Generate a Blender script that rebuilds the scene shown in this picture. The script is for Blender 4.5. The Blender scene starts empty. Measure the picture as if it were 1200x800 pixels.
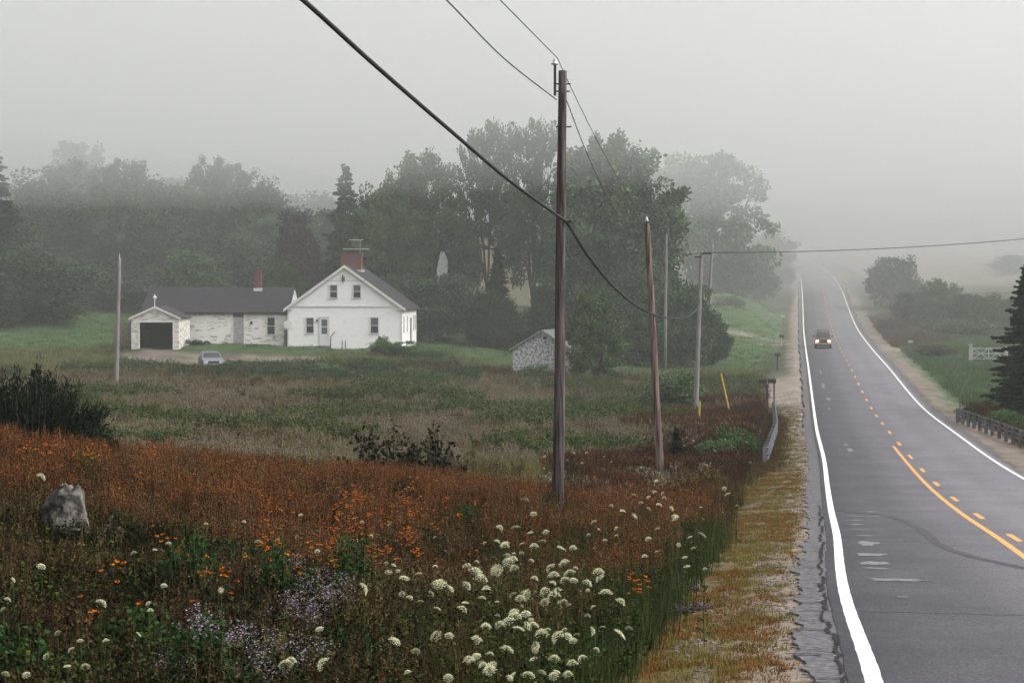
import bpy, math, random
import numpy as np
from mathutils import Vector, Matrix, noise as mn
R = math.radians
rng = random.Random(7)
nr = np.random.RandomState(11)
sc = bpy.context.scene

# ------------------------------------------------------------------ camera
FPX = 2400.0
PITCH = math.atan(70 / FPX)
cam = bpy.data.cameras.new('camera'); camo = bpy.data.objects.new('camera', cam)
sc.collection.objects.link(camo)
cam.sensor_width = 36; cam.lens = FPX / 1200 * 36
cam.clip_end = 6000; cam.clip_start = 0.1
camo.location = (0, 0, 0); camo.rotation_euler = (R(90) - PITCH, 0, 0)
sc.camera = camo

# ------------------------------------------------------------------ light
EL, ROT = R(45), R(100)
w = bpy.data.worlds.new('World'); sc.world = w; w.use_nodes = True
nt = w.node_tree; bg = nt.nodes['Background']
sky = nt.nodes.new('ShaderNodeTexSky'); sky.sky_type = 'NISHITA'; sky.sun_disc = False
sky.sun_elevation = EL; sky.sun_rotation = ROT; sky.dust_density = 5; sky.air_density = 1
hs = nt.nodes.new('ShaderNodeHueSaturation'); hs.inputs['Saturation'].default_value = 0.12
nt.links.new(sky.outputs[0], hs.inputs['Color']); nt.links.new(hs.outputs[0], bg.inputs[0])
bg.inputs[1].default_value = 0.14
sun = bpy.data.lights.new('sun', 'SUN'); sun.energy = 0.9; sun.angle = R(40); sun.color = (1, .97, .93)
suno = bpy.data.objects.new('sun', sun); sc.collection.objects.link(suno)
# direction towards the sun: behind and left of the camera
sd = Vector((math.sin(ROT) * math.cos(EL), math.cos(ROT) * math.cos(EL), math.sin(EL)))
suno.rotation_euler = sd.to_track_quat('Z', 'Y').to_euler()
sc.view_settings.view_transform = 'Standard'; sc.view_settings.look = 'None'
sc.view_settings.gamma = 1; sc.view_settings.exposure = 0.9
sc.render.engine = 'CYCLES'
sc.cycles.use_denoising = True
sc.cycles.max_bounces = 4; sc.cycles.diffuse_bounces = 2; sc.cycles.glossy_bounces = 2
sc.cycles.transparent_max_bounces = 12; sc.cycles.volume_bounces = 1
sc.cycles.use_adaptive_sampling = True; sc.cycles.adaptive_threshold = 0.02
sc.cycles.caustics_reflective = False; sc.cycles.caustics_refractive = False

# ------------------------------------------------------------------ helpers
def P(px, py, D):
    u = (px - 600) / FPX; v = -(py - 400) / FPX
    c, s = math.cos(PITCH), math.sin(PITCH)
    d = Vector((u, c + v * s, -s + v * c))
    return d * (D / d.y)
def proj(X, Y, Z):
    c, s = math.cos(PITCH), math.sin(PITCH)
    dep = Y * c - Z * s; up = Y * s + Z * c
    return 600 + FPX * X / dep, 400 - FPX * up / dep
def PX(D): return FPX / D
def vn(x, y, sc_=1.0, seed=0): return mn.noise(Vector((x / sc_ + seed * 17.3, y / sc_ - seed * 9.1, seed * 3.7)))
def sm(a, b, x):
    t = np.clip((x - a) / (b - a), 0, 1); return t * t * (3 - 2 * t)

class MB:
    def __init__(s): s.v = []; s.f = []; s.m = []; s.t = []; s.mi = 0; s.ti = .5
    def face(s, idx): s.f.append(tuple(idx)); s.m.append(s.mi); s.t.append(s.ti)
    def poly(s, pts):
        b = len(s.v); s.v += [tuple(p) for p in pts]; s.face(range(b, b + len(pts)))
    def hexa(s, p):   # 8 points: bottom 4 ccw, top 4 ccw
        b = len(s.v); s.v += [tuple(q) for q in p]
        for q in ((3, 2, 1, 0), (4, 5, 6, 7), (0, 1, 5, 4), (1, 2, 6, 5), (2, 3, 7, 6), (3, 0, 4, 7)):
            s.face([b + i for i in q])
    def box(s, x0, x1, y0, y1, z0, z1, M=None):
        p = [(x0, y0, z0), (x1, y0, z0), (x1, y1, z0), (x0, y1, z0), (x0, y0, z1), (x1, y0, z1), (x1, y1, z1), (x0, y1, z1)]
        if M is not None: p = [M @ Vector(q) for q in p]
        s.hexa(p)
    def prism(s, pts, ax, a0, a1):
        """extrude a polygon of 2-D points along axis ax"""
        def mk(p, a): return {'x': (a, p[0], p[1]), 'y': (p[0], a, p[1]), 'z': (p[0], p[1], a)}[ax]
        b = len(s.v); n = len(pts)
        s.v += [mk(p, a0) for p in pts] + [mk(p, a1) for p in pts]
        s.face(range(b + n - 1, b - 1, -1)); s.face(range(b + n, b + 2 * n))
        for i in range(n):
            j = (i + 1) % n; s.face((b + i, b + j, b + n + j, b + n + i))
    def tube(s, pts, rad, n=8, cap=True):
        pts = [Vector(p) for p in pts]
        if not hasattr(rad, '__len__'): rad = [rad] * len(pts)
        b = len(s.v); up = None
        for i, p in enumerate(pts):
            d = (pts[min(i + 1, len(pts) - 1)] - pts[max(i - 1, 0)]).normalized()
            if up is None:
                up = Vector((0, 0, 1)) if abs(d.z) < .9 else Vector((1, 0, 0))
            u = d.cross(up).normalized(); vv = u.cross(d).normalized(); up = vv
            for k in range(n):
                a = 2 * math.pi * k / n
                s.v.append(tuple(p + (u * math.cos(a) + vv * math.sin(a)) * rad[i]))
        for i in range(len(pts) - 1):
            for k in range(n):
                k2 = (k + 1) % n
                s.face((b + i * n + k, b + i * n + k2, b + (i + 1) * n + k2, b + (i + 1) * n + k))
        if cap:
            s.face([b + k for k in range(n - 1, -1, -1)]); e = b + (len(pts) - 1) * n
            s.face([e + k for k in range(n)])
    def lathe(s, prof, n=12, c=(0, 0, 0)):
        s.tube([(c[0], c[1], c[2] + z) for r, z in prof], [max(r, 1e-4) for r, z in prof], n)
    def build(s, name, mats, parent=None, loc=None, smooth=False, me=None):
        if not isinstance(mats, (list, tuple)): mats = [mats]
        me = bpy.data.meshes.new(name); me.from_pydata(s.v, [], s.f)
        for m in mats: me.materials.append(m)
        if len(mats) > 1: me.polygons.foreach_set('material_index', s.m)
        a = me.attributes.new('tint', 'FLOAT', 'FACE'); a.data.foreach_set('value', s.t)
        if smooth: me.polygons.foreach_set('use_smooth', [True] * len(s.f))
        me.update()
        o = bpy.data.objects.new(name, me); sc.collection.objects.link(o)
        if parent: o.parent = parent
        if loc is not None: o.location = loc
        return o
def tag(o, label=None, cat=None, group=None, kind=None):
    if label: o['label'] = label
    if cat: o['category'] = cat
    if group: o['group'] = group
    if kind: o['kind'] = kind
    return o
def thing(name, label, cat, loc=(0, 0, 0), rz=0, group=None, s=1):
    o = bpy.data.objects.new(name, None); sc.collection.objects.link(o)
    o.location = loc; o.rotation_euler = (0, 0, rz); o.scale = (s, s, s)
    o.empty_display_size = .3
    return tag(o, label, cat, group)
def dup(root, loc, rz=0, s=1, label=None, group=None):
    r = root.copy(); sc.collection.objects.link(r); r.location = loc; r.rotation_euler = (0, 0, rz)
    r.scale = (s, s, s) if not hasattr(s, '__len__') else s
    if label: r['label'] = label
    if group: r['group'] = group
    for ch in list(root.children):
        c = ch.copy(); sc.collection.objects.link(c); c.parent = r
        for g in list(ch.children):
            d = g.copy(); sc.collection.objects.link(d); d.parent = c
    return r

# ------------------------------------------------------------------ materials
def mat(name, c1, c2=None, scale=3.0, rough=.85, bump=0.0, bscale=None, spec=.3, metal=0, detail=6, coords='Object', stretch=None, lo=.35, hi=.65):
    m = bpy.data.materials.new(name); m.use_nodes = True; n = m.node_tree; L = n.links
    b = n.nodes['Principled BSDF']
    b.inputs['Base Color'].default_value = (*c1, 1); b.inputs['Roughness'].default_value = rough
    b.inputs['Specular IOR Level'].default_value = spec; b.inputs['Metallic'].default_value = metal
    if c2 is not None or bump:
        tc = n.nodes.new('ShaderNodeTexCoord'); co = tc.outputs[coords]
        if stretch:
            mp = n.nodes.new('ShaderNodeMapping'); mp.inputs['Scale'].default_value = stretch
            L.new(co, mp.inputs[0]); co = mp.outputs[0]
    if c2 is not None:
        t = n.nodes.new('ShaderNodeTexNoise'); t.inputs['Scale'].default_value = scale; t.inputs['Detail'].default_value = detail
        L.new(co, t.inputs['Vector'])
        r = n.nodes.new('ShaderNodeValToRGB'); r.color_ramp.elements[0].position = lo; r.color_ramp.elements[1].position = hi
        r.color_ramp.elements[0].color = (*c1, 1); r.color_ramp.elements[1].color = (*c2, 1)
        L.new(t.outputs[0], r.inputs[0]); L.new(r.outputs[0], b.inputs['Base Color'])
        m['ramp'] = r.name
    if bump:
        t2 = n.nodes.new('ShaderNodeTexNoise'); t2.inputs['Scale'].default_value = bscale or scale * 4; t2.inputs['Detail'].default_value = 4
        L.new(co, t2.inputs['Vector'])
        bp = n.nodes.new('ShaderNodeBump'); bp.inputs['Strength'].default_value = bump; bp.inputs['Distance'].default_value = .03
        L.new(t2.outputs[0], bp.inputs['Height']); L.new(bp.outputs[0], b.inputs['Normal'])
    return m
def leafmat(name, c1, c2, rough=.85, spec=.04):
    """leaf colour varies leaf by leaf (tint attribute) and plant by plant"""
    m = bpy.data.materials.new(name); m.use_nodes = True; n = m.node_tree; L = n.links
    b = n.nodes['Principled BSDF']; b.inputs['Roughness'].default_value = rough; b.inputs['Specular IOR Level'].default_value = spec
    a = n.nodes.new('ShaderNodeAttribute'); a.attribute_name = 'tint'
    oi = n.nodes.new('ShaderNodeObjectInfo')
    mx = n.nodes.new('ShaderNodeMath'); mx.operation = 'MULTIPLY_ADD'; mx.inputs[1].default_value = .45
    L.new(oi.outputs['Random'], mx.inputs[0])
    m2 = n.nodes.new('ShaderNodeMath'); m2.operation = 'MULTIPLY'; m2.inputs[1].default_value = .55
    L.new(a.outputs['Fac'], m2.inputs[0]); L.new(m2.outputs[0], mx.inputs[2])
    mc = n.nodes.new('ShaderNodeMix'); mc.data_type = 'RGBA'
    L.new(mx.outputs[0], mc.inputs[0]); mc.inputs[6].default_value = (*c1, 1); mc.inputs[7].default_value = (*c2, 1)
    L.new(mc.outputs[2], b.inputs['Base Color'])
    return m
def siding(name, base, dirt, worn=.5, pitch=.13, axis=2, lo=.5, hi=.7):
    m = mat(name, base, dirt, scale=1.6, rough=.8, stretch=(1, 1, 3.5), lo=lo, hi=hi, detail=10)
    n = m.node_tree; L = n.links; b = n.nodes['Principled BSDF']
    tc = n.nodes.new('ShaderNodeTexCoord'); sx = n.nodes.new('ShaderNodeSeparateXYZ'); L.new(tc.outputs['Object'], sx.inputs[0])
    mu = n.nodes.new('ShaderNodeMath'); mu.operation = 'DIVIDE'; mu.inputs[1].default_value = pitch; L.new(sx.outputs[axis], mu.inputs[0])
    fr = n.nodes.new('ShaderNodeMath'); fr.operation = 'FRACT'; L.new(mu.outputs[0], fr.inputs[0])
    iv = n.nodes.new('ShaderNodeMath'); iv.operation = 'SUBTRACT'; iv.inputs[0].default_value = 1; L.new(fr.outputs[0], iv.inputs[1])
    bp = n.nodes.new('ShaderNodeBump'); bp.inputs['Strength'].default_value = 1; bp.inputs['Distance'].default_value = .03
    L.new(iv.outputs[0], bp.inputs['Height']); L.new(bp.outputs[0], b.inputs['Normal'])
    return m
M = {}
M['siding'] = siding('white_clapboard', (.84, .83, .81), (.62, .60, .56), lo=.55, hi=.85)
M['siding_worn'] = siding('peeling_clapboard', (.78, .76, .72), (.38, .34, .31), lo=.52, hi=.66)
M['siding_garage'] = siding('flaking_clapboard', (.66, .63, .58), (.30, .28, .26), lo=.45, hi=.68)
M['trim'] = mat('white_trim', (.78, .77, .75), (.66, .64, .6), scale=4)
M['shingle_grey'] = siding('weathered_shingles', (.62, .62, .63), (.20, .20, .21), pitch=.16, lo=.4, hi=.6)
for nd in M['shingle_grey'].node_tree.nodes:
    if nd.type == 'TEX_NOISE': nd.inputs['Scale'].default_value = 5
    if nd.type == 'MAPPING': nd.inputs['Scale'].default_value = (1, 1, 1)
M['roof'] = mat('asphalt_shingle_roof', (.022, .020, .024), (.045, .042, .048), scale=6, bump=.5, bscale=30)
M['roof_grey'] = mat('grey_shed_roof', (.10, .10, .105), (.16, .155, .15), scale=5, bump=.4)
M['yellow'] = siding('yellow_siding', (.30, .27, .17), (.20, .18, .11))
M['glass'] = mat('window_glass', (.035, .038, .042), rough=.08, spec=.5)
M['glass_grey'] = mat('curtained_glass', (.11, .115, .12), rough=.12, spec=.5)
M['dark'] = mat('interior_shade_paint', (.012, .012, .013), rough=.95)  # near-black colour standing in for the shade inside the garage
M['door'] = mat('grey_worn_door', (.42, .40, .41), (.26, .25, .26), scale=5)
M['white_door'] = mat('white_door_paint', (.75, .75, .75))
def brickmat():
    m = bpy.data.materials.new('red_brick'); m.use_nodes = True; n = m.node_tree; L = n.links; b = n.nodes['Principled BSDF']
    t = n.nodes.new('ShaderNodeTexBrick'); t.inputs['Scale'].default_value = 4.5
    t.inputs['Color1'].default_value = (.16, .045, .035, 1); t.inputs['Color2'].default_value = (.11, .03, .026, 1); t.inputs['Mortar'].default_value = (.2, .16, .15, 1)
    tc = n.nodes.new('ShaderNodeTexCoord'); mp = n.nodes.new('ShaderNodeMapping'); mp.inputs['Rotation'].default_value = (R(90), 0, 0)
    L.new(tc.outputs['Object'], mp.inputs[0]); L.new(mp.outputs[0], t.inputs[0]); L.new(t.outputs[0], b.inputs['Base Color']); b.inputs['Roughness'].default_value = .9
    return m
M['brick'] = brickmat()
M['rail'] = mat('dull_rail_cable', (.10, .105, .12), (.06, .065, .075), scale=6)
M['metal'] = mat('galvanised_steel', (.35, .36, .38), (.22, .23, .25), scale=8, rough=.5, metal=.3)
M['dark_metal'] = mat('dark_metal', (.03, .03, .032), rough=.6)
M['porcelain'] = mat('pale_porcelain', (.6, .6, .6), rough=.25, spec=.6)
M['rubber'] = mat('tyre_rubber', (.02, .02, .021), rough=.9)
M['black_cable'] = mat('black_cable', (.02, .02, .022), rough=.6)
M['wire'] = mat('grey_wire', (.06, .06, .065), rough=.5)
M['pole_dark'] = mat('creosoted_pole', (.115, .092, .088), (.020, .014, .014), scale=7, bump=.9, bscale=18, stretch=(2.2, 2.2, .12), detail=8, lo=.38, hi=.62)
M['pole_red'] = mat('reddish_pole', (.22, .165, .145), (.055, .020, .015), scale=7, bump=.8, bscale=18, stretch=(2.2, 2.2, .1), lo=.4, hi=.62)
M['pole_grey'] = mat('weathered_grey_pole', (.30, .28, .27), (.17, .16, .155), scale=7, bump=.8, bscale=18, stretch=(2.2, 2.2, .12))
M['yellow_plastic'] = mat('yellow_plastic', (.62, .42, .08), (.5, .33, .05), scale=4, rough=.5)
M['white_paint'] = mat('white_paint', (.62, .62, .60), (.42, .42, .40), scale=4)
M['grey_wood'] = mat('grey_wood', (.15, .15, .16), (.08, .08, .09), scale=6, bump=.4, stretch=(1, 1, .3))
M['brown_wood'] = mat('brown_wood', (.10, .07, .05), (.05, .035, .03), scale=6, bump=.4)
M['pale_wood'] = mat('pale_painted_wood', (.42, .42, .41), (.28, .28, .27), scale=4)
M['tan_wood'] = mat('tan_board', (.22, .19, .14), (.14, .12, .09), scale=5)
M['rock'] = mat('lichened_granite', (.19, .175, .15), (.014, .013, .012), scale=5.5, bump=1, bscale=14, detail=10, lo=.36, hi=.54)
M['silver'] = mat('silver_car_paint', (.20, .20, .24), rough=.45, spec=.5, metal=.3)
M['black_paint'] = mat('dark_car_paint', (.035, .03, .045), rough=.3, spec=.6)
M['chrome'] = mat('chrome', (.55, .55, .56), rough=.3, metal=.9)
def emis(name, c, s):
    m = mat(name, c); b = m.node_tree.nodes['Principled BSDF']; b.inputs['Emission Color'].default_value = (*c, 1); b.inputs['Emission Strength'].default_value = s; return m
M['headlight'] = emis('lit_headlight', (1, .78, .58), 1.3)
M['amber'] = emis('lit_amber_lamp', (1, .25, .04), .9)
M['bark'] = mat('tree_bark', (.075, .065, .06), (.04, .034, .03), scale=4, bump=.6)
M['leaf_a'] = leafmat('maple_leaves', (.030, .060, .026), (.14, .215, .095))
M['leaf_b'] = leafmat('dark_leaves', (.016, .034, .018), (.07, .118, .054))
M['leaf_c'] = leafmat('light_leaves', (.04, .072, .026), (.11, .18, .07))
M['leaf_p'] = leafmat('purple_leaves', (.026, .018, .024), (.075, .048, .060))
M['needle'] = leafmat('conifer_needles', (.009, .022, .014), (.022, .042, .024))
M['needle_b'] = leafmat('juniper_needles', (.004, .010, .005), (.018, .030, .012))
M['umbel'] = leafmat('cream_flowers', (.60, .61, .38), (.80, .79, .56))
M['umbel_old'] = leafmat('faded_flowers', (.30, .32, .18), (.45, .46, .28))
M['stem'] = leafmat('green_stems', (.018, .026, .009), (.055, .07, .022))
M['orange'] = leafmat('orange_petals', (.36, .085, .006), (.58, .18, .012))
M['brown'] = leafmat('brown_seed', (.02, .01, .006), (.04, .018, .01))
M['lavender'] = leafmat('lavender_flowers', (.17, .13, .16), (.34, .28, .32))
M['rust'] = leafmat('rust_stalks', (.022, .011, .005), (.205, .082, .030))
M['rust_dark'] = leafmat('dark_red_stalks', (.012, .007, .004), (.075, .042, .022))
M['brown_grass'] = leafmat('brown_grass', (.016, .012, .006), (.14, .10, .045))
M['herb_dark'] = leafmat('dark_herb_leaves', (.004, .005, .002), (.020, .025, .008))
M['herb'] = leafmat('green_herb_leaves', (.008, .020, .006), (.030, .068, .02))
M['herb_olive'] = leafmat('olive_leaves', (.02, .022, .005), (.07, .072, .015))
M['field_green'] = leafmat('field_grass', (.040, .046, .016), (.22, .215, .08))
M['field_herb'] = leafmat('field_herb_leaves', (.028, .045, .016), (.10, .135, .045))
M['field_pink'] = leafmat('seeding_grass', (.07, .06, .038), (.28, .23, .16))
M['field_brown'] = leafmat('dry_weeds', (.03, .022, .012), (.13, .09, .045))
M['turf'] = leafmat('short_turf', (.075, .065, .018), (.19, .155, .045))
M['turf_o'] = leafmat('orange_turf', (.12, .045, .012), (.22, .10, .025))
M['lawn'] = leafmat('lawn_grass', (.04, .075, .025), (.075, .13, .045))

# ------------------------------------------------------------------ road profile (surveyed from the photo's scale)
YS = np.array([307, 321, 335, 344, 363, 384, 405, 430, 481, 505, 540, 565, 605, 628, 650, 667, 705, 755, 800], float)
SS = np.array([4.8, 5.3, 6.2, 6.75, 7.6, 8.8, 10.6, 13.2, 18.6, 22.6, 28.4, 34.2, 47, 56, 64.5, 71.5, 88, 112, 135])
XLp = np.array([917.5, 935, 939.4, 940.2, 941, 941.7, 943.8, 947.3, 953.9, 957.5, 966, 969, 975.5, 981, 983, 984.5, 992, 1010, 1026])
Dt, Xt, Zt = [], [], []
for y, s_, x in zip(YS, SS, XLp):
    p = P(x, y, FPX / s_); Dt.append(p.y); Xt.append(p.x); Zt.append(p.z)
Dt, Xt, Zt = map(np.array, (Dt[::-1], Xt[::-1], Zt[::-1]))
Dt = np.concatenate([[-60, 0, 10], Dt, [560, 700, 1000, 1600]])
Xt = np.concatenate([[-8.2, .55, 2.0], Xt, [52, 20, -60, -250]])
Zt = np.concatenate([[-2.0, -2.75, -3.1], Zt, [7.0, 11, 16, 22]])
def hermite(xs, ys):
    m = np.zeros_like(ys); d = np.diff(ys) / np.diff(xs); m[1:-1] = (d[1:] * np.diff(xs)[:-1] + d[:-1] * np.diff(xs)[1:]) / (np.diff(xs)[1:] + np.diff(xs)[:-1]); m[0] = d[0]; m[-1] = d[-1]
    def f(x):
        x = np.clip(np.asarray(x, float), xs[0], xs[-1]); i = np.clip(np.searchsorted(xs, x) - 1, 0, len(xs) - 2)
        h = xs[i + 1] - xs[i]; t = (x - xs[i]) / h
        return (2*t**3 - 3*t**2 + 1) * ys[i] + (t**3 - 2*t**2 + t) * h * m[i] + (-2*t**3 + 3*t**2) * ys[i + 1] + (t**3 - t**2) * h * m[i + 1]
    return f
fX, fZ = hermite(Dt, Xt), hermite(Dt, Zt)
DL = np.arange(-60, 1600, 1.0); XLl = fX(DL); ZLl = fZ(DL)
def smooth(a, k):
    p = np.pad(a, k, mode='edge'); return np.convolve(p, np.ones(2 * k + 1) / (2 * k + 1), 'valid')
XLl = np.where(DL > 450, smooth(XLl, 25), smooth(XLl, 3)); ZLl = smooth(ZLl, 2)
def roadX(D): return np.interp(D, DL, XLl)
def roadZ(D): return np.interp(D, DL, ZLl)
HD = np.gradient(smooth(XLl, 8)); 
def heading(D): return np.interp(D, DL, HD)
def rp(D, t, dz=0.0):
    """point on the road, t metres right of the left edge line"""
    h = float(heading(D)); l = math.hypot(1, h)
    return Vector((float(roadX(D)) + t / l, D - t * h / l, float(roadZ(D)) + dz))
def road_t(X, Y):
    h = heading(Y); return (X - roadX(Y)) / np.sqrt(1 + h * h)

# ------------------------------------------------------------------ terrain
CP = [(-6, 8, -3.1), (-4, 14, -3.25), (0, 14, -3.4), (-12, 14, -3.0), (-9, 25, -3.15), (-3, 25, -3.7), (1.5, 25, -4.15),
      (-9.5, 38, -3.35), (-16, 38, -3.05), (-30, 38, -2.5), (-5.6, 45, -4.55), (0, 52, -5.75), (1.1, 50, -5.75), (4, 50, -6.2), (4.2, 40, -5.5),
      (-6, -30, -2.6), (-40, -30, -2), (-40, 10, -2.4),
      (-22, 62, -5.0), (-12, 62, -5.9), (-8, 66, -7.2), (0, 70, -7.7), (5.9, 83, -8.15), (4, 100, -8.6), (-10, 96, -8.1), (-25, 96, -7.3), (-60, 96, -6.5),
      (-26, 137, -7.05), (-10, 137, -7.6), (2, 137, -8.4), (11.6, 129, -8.6), (10, 105, -8.6), (8.5, 85, -8.0),
      (-60, 150, -6.5), (-38, 172, -6.65), (-27, 170, -7.0), (-15, 171, -6.95), (-5, 170, -7.15), (-30, 158, -7.2), (-15, 158, -7.3), (0, 165, -7.4), (4, 165, -7.55), (11, 165, -8.3), (15, 165, -8.2),
      (-30, 180, -5.75), (-20, 185, -5.85), (-9, 185, -6.0), (-9, 200, -6.1), (-28, 198, -5.7), (-3, 200, -6.5), (5, 200, -7.6), (14, 195, -7.8),
      (-50, 200, -5.8), (-100, 200, -4), (-50, 240, -3.6), (-20, 240, -4.2), (3, 235, -5.8), (22, 235, -6.2), (26, 225, -6.5), (28, 262, -3.2), (32, 300, -1.8), (12, 280, -2.5),
      (-60, 290, 0), (-20, 290, -.5), (-100, 290, 3), (-110, 380, 12), (-30, 380, 6), (30, 380, 2),
      (22, 134, -8.1), (30, 134, -7.8), (40, 134, -7.2), (46, 200, -7.6), (38, 200, -7.6), (54, 260, -6.1), (62, 330, -2.0), (78, 330, -2.0), (103, 450, 3.9), (140, 450, 5), (88, 520, 6.5),
      (25, 50, -5.0), (25, 90, -7.3), (60, 90, -5.5), (60, 30, -2.5), (20, 10, -2.2), (100, 200, -5), (20, -30, -2), (60, -30, -1),
      (30, 500, 14), (-60, 520, 30), (-180, 500, 38), (-350, 450, 38), (-300, 250, 12), (-200, 100, -2),
      (60, 700, 19), (-100, 750, 43), (-300, 800, 50), (150, 700, 14), (300, 500, 9), (300, 200, 0), (300, 900, 20), (0, 1100, 40), (-500, 1200, 55), (500, 1200, 25), (-600, 0, 5), (600, 0, 5), (-600, 600, 45), (600, 600, 15)]
for d in list(range(-30, 140, 20)) + list(range(150, 560, 40)) + [700, 1000]:
    for t in (-6, 14):
        CP.append((float(roadX(d)) + t, d, float(roadZ(d)) - (.55 if t < 0 else .3)))
CP = np.array(CP)
CP[:, 2] = CP[:, 2]
# scaled thin-plate/linear kernel; distances measured in a depth-compressed frame
def warp(X, Y): 
    q = np.log1p(np.maximum(Y + 60, 0) / 60); return X / (Y + 90) * 3.0, q * 3.0
def kern(r): return r
cu, cv = warp(CP[:, 0], CP[:, 1])
A = kern(np.hypot(cu[:, None] - cu, cv[:, None] - cv)); n_ = len(CP)
Pm = np.c_[np.ones(n_), cu, cv]
big = np.block([[A + .002 * np.eye(n_), Pm], [Pm.T, np.zeros((3, 3))]])
sol = np.linalg.lstsq(big, np.r_[CP[:, 2], 0, 0, 0], rcond=None)[0]
def hF(X, Y):
    u, v = warp(X, Y); sh = u.shape; u = u.ravel(); v = v.ravel(); out = np.zeros(len(u))
    for i in range(0, len(u), 20000):
        a = u[i:i + 20000]; b = v[i:i + 20000]
        out[i:i + 20000] = kern(np.hypot(a[:, None] - cu, b[:, None] - cv)) @ sol[:n_] + sol[n_] + sol[n_ + 1] * a + sol[n_ + 2] * b
    return out.reshape(sh)
def bumps(X, Y):
    return .10 * np.sin(X * 1.1 + np.sin(Y * .7)) * np.sin(Y * .53 + 1.3 * np.sin(X * .31)) + .18 * np.sin(X * .23 + 1) * np.sin(Y * .17 + .5) 
def terr(X, Y):
    X = np.asarray(X, float); Y = np.asarray(Y, float)
    t = road_t(X, Y); F = hF(X, Y) + bumps(X, Y) * sm(-2, -7, -np.abs(t - 3.5) - 0) 
    off = np.maximum(-.65 - t, t - 7.65)        # distance outside the asphalt
    zr = roadZ(Y)
    sh = zr - .03 - np.clip(off, 0, 3) * .07 - .02 * np.sin(Y * 2.1 + X) * sm(0, .6, off)
    sh = np.where(off < np.where(Y < 110, -.42, 0.0), zr - .30, sh)
    k = sm(1.6, 6.5, off)
    return sh * (1 - k) + F * k
# grid cache for fast lookups (perspective grid)
ga = np.unique(np.concatenate([np.linspace(-1.6, -.3, 60), np.linspace(-.3, .42, 430), np.linspace(.42, 1.6, 50)]))
gr = np.concatenate([np.linspace(-55, 8, 40)[:-1], 8 + (np.exp(np.linspace(0, 1, 620) * math.log(1 + 1450 / 30.)) - 1) * 30])
GA, GR = np.meshgrid(ga, gr)
GX = GA * (GR + 75); GY = GR.copy()
# keep rows aligned to the road near it: add road drift
GZ = terr(GX, GY)
def H(X, Y):
    """terrain height by bilinear lookup (same sheet the renderer sees)"""
    X = np.atleast_1d(np.asarray(X, float)); Y = np.atleast_1d(np.asarray(Y, float))
    a = X / (Y + 75); i = np.clip(np.searchsorted(ga, a) - 1, 0, len(ga) - 2); j = np.clip(np.searchsorted(gr, Y) - 1, 0, len(gr) - 2)
    fa = np.clip((a - ga[i]) / (ga[i + 1] - ga[i]), 0, 1); fr = np.clip((Y - gr[j]) / (gr[j + 1] - gr[j]), 0, 1)
    return (GZ[j, i] * (1 - fa) * (1 - fr) + GZ[j, i + 1] * fa * (1 - fr) + GZ[j + 1, i] * (1 - fa) * fr + GZ[j + 1, i + 1] * fa * fr)
def G(X, Y): return float(H(X, Y)[0])
def hit(px, py, h=0.0, d0=9, d1=700, hmin=None):
    """where the sight line through a pixel meets the surface h above the ground"""
    D = np.exp(np.linspace(math.log(d0), math.log(d1), 700)); q = P(px, py, 1.0)
    z = q.z * D; g = H(q.x * D, D) + h
    k = np.nonzero(z <= g)[0]
    D0 = D[k[0]] if len(k) else d1
    return Vector((q.x * D0, D0, G(q.x * D0, D0)))
def at(px, D):
    """ground point at pixel column px and distance D"""
    x = (px - 600) / FPX * D; return Vector((x, D, G(x, D)))

nv = GX.size; nrow, ncol = GX.shape
me = bpy.data.meshes.new('ground')
idx = np.arange(nv).reshape(nrow, ncol)
quads = np.stack([idx[:-1, :-1], idx[:-1, 1:], idx[1:, 1:], idx[1:, :-1]], -1).reshape(-1, 4)
me.vertices.add(nv); me.vertices.foreach_set('co', np.stack([GX, GY, GZ], -1).ravel())
me.loops.add(quads.size); me.loops.foreach_set('vertex_index', quads.ravel())
me.polygons.add(len(quads)); me.polygons.foreach_set('loop_start', np.arange(0, quads.size, 4)); me.polygons.foreach_set('loop_total', np.full(len(quads), 4))
me.polygons.foreach_set('use_smooth', np.ones(len(quads), bool))
me.update(calc_edges=True)
# soil / turf / gravel cover, where each grows
T_ = road_t(GX, GY); off = np.maximum(-.65 - T_, T_ - 7.65)
nzr = np.sin(T_ * 3.1 + 2 * np.sin(GY * .35)) * np.sin(GY * .42 + 1.8 * np.sin(T_ * 2.1)); 
nz1 = np.sin(GX * 1.9 + 2 * np.sin(GY * .8)) * np.sin(GY * 1.3 + 1.7 * np.sin(GX * .9))
nz2 = np.sin(GX * .21 + 2 * np.sin(GY * .09)) * np.sin(GY * .13 + 1.7 * np.sin(GX * .11))
def C(*c): return np.array(c)
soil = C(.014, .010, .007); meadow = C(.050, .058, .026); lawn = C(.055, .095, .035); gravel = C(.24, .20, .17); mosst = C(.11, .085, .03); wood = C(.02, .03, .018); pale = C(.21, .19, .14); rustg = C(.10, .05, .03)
col = np.empty(GX.shape + (3,)); col[:] = meadow
def blend(c, k): 
    global col
    k = np.clip(k, 0, 1)[..., None]; col = col * (1 - k) + c * k
blend(soil, sm(72, 58, GY) * (GX < roadX(GY)))
blend(C(.08, .062, .038), sm(.1, .8, nz2) * .45 * (GY > 60) * (GY < 165))
PXg = 600 + FPX * GX / np.maximum(GY, 1)
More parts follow.
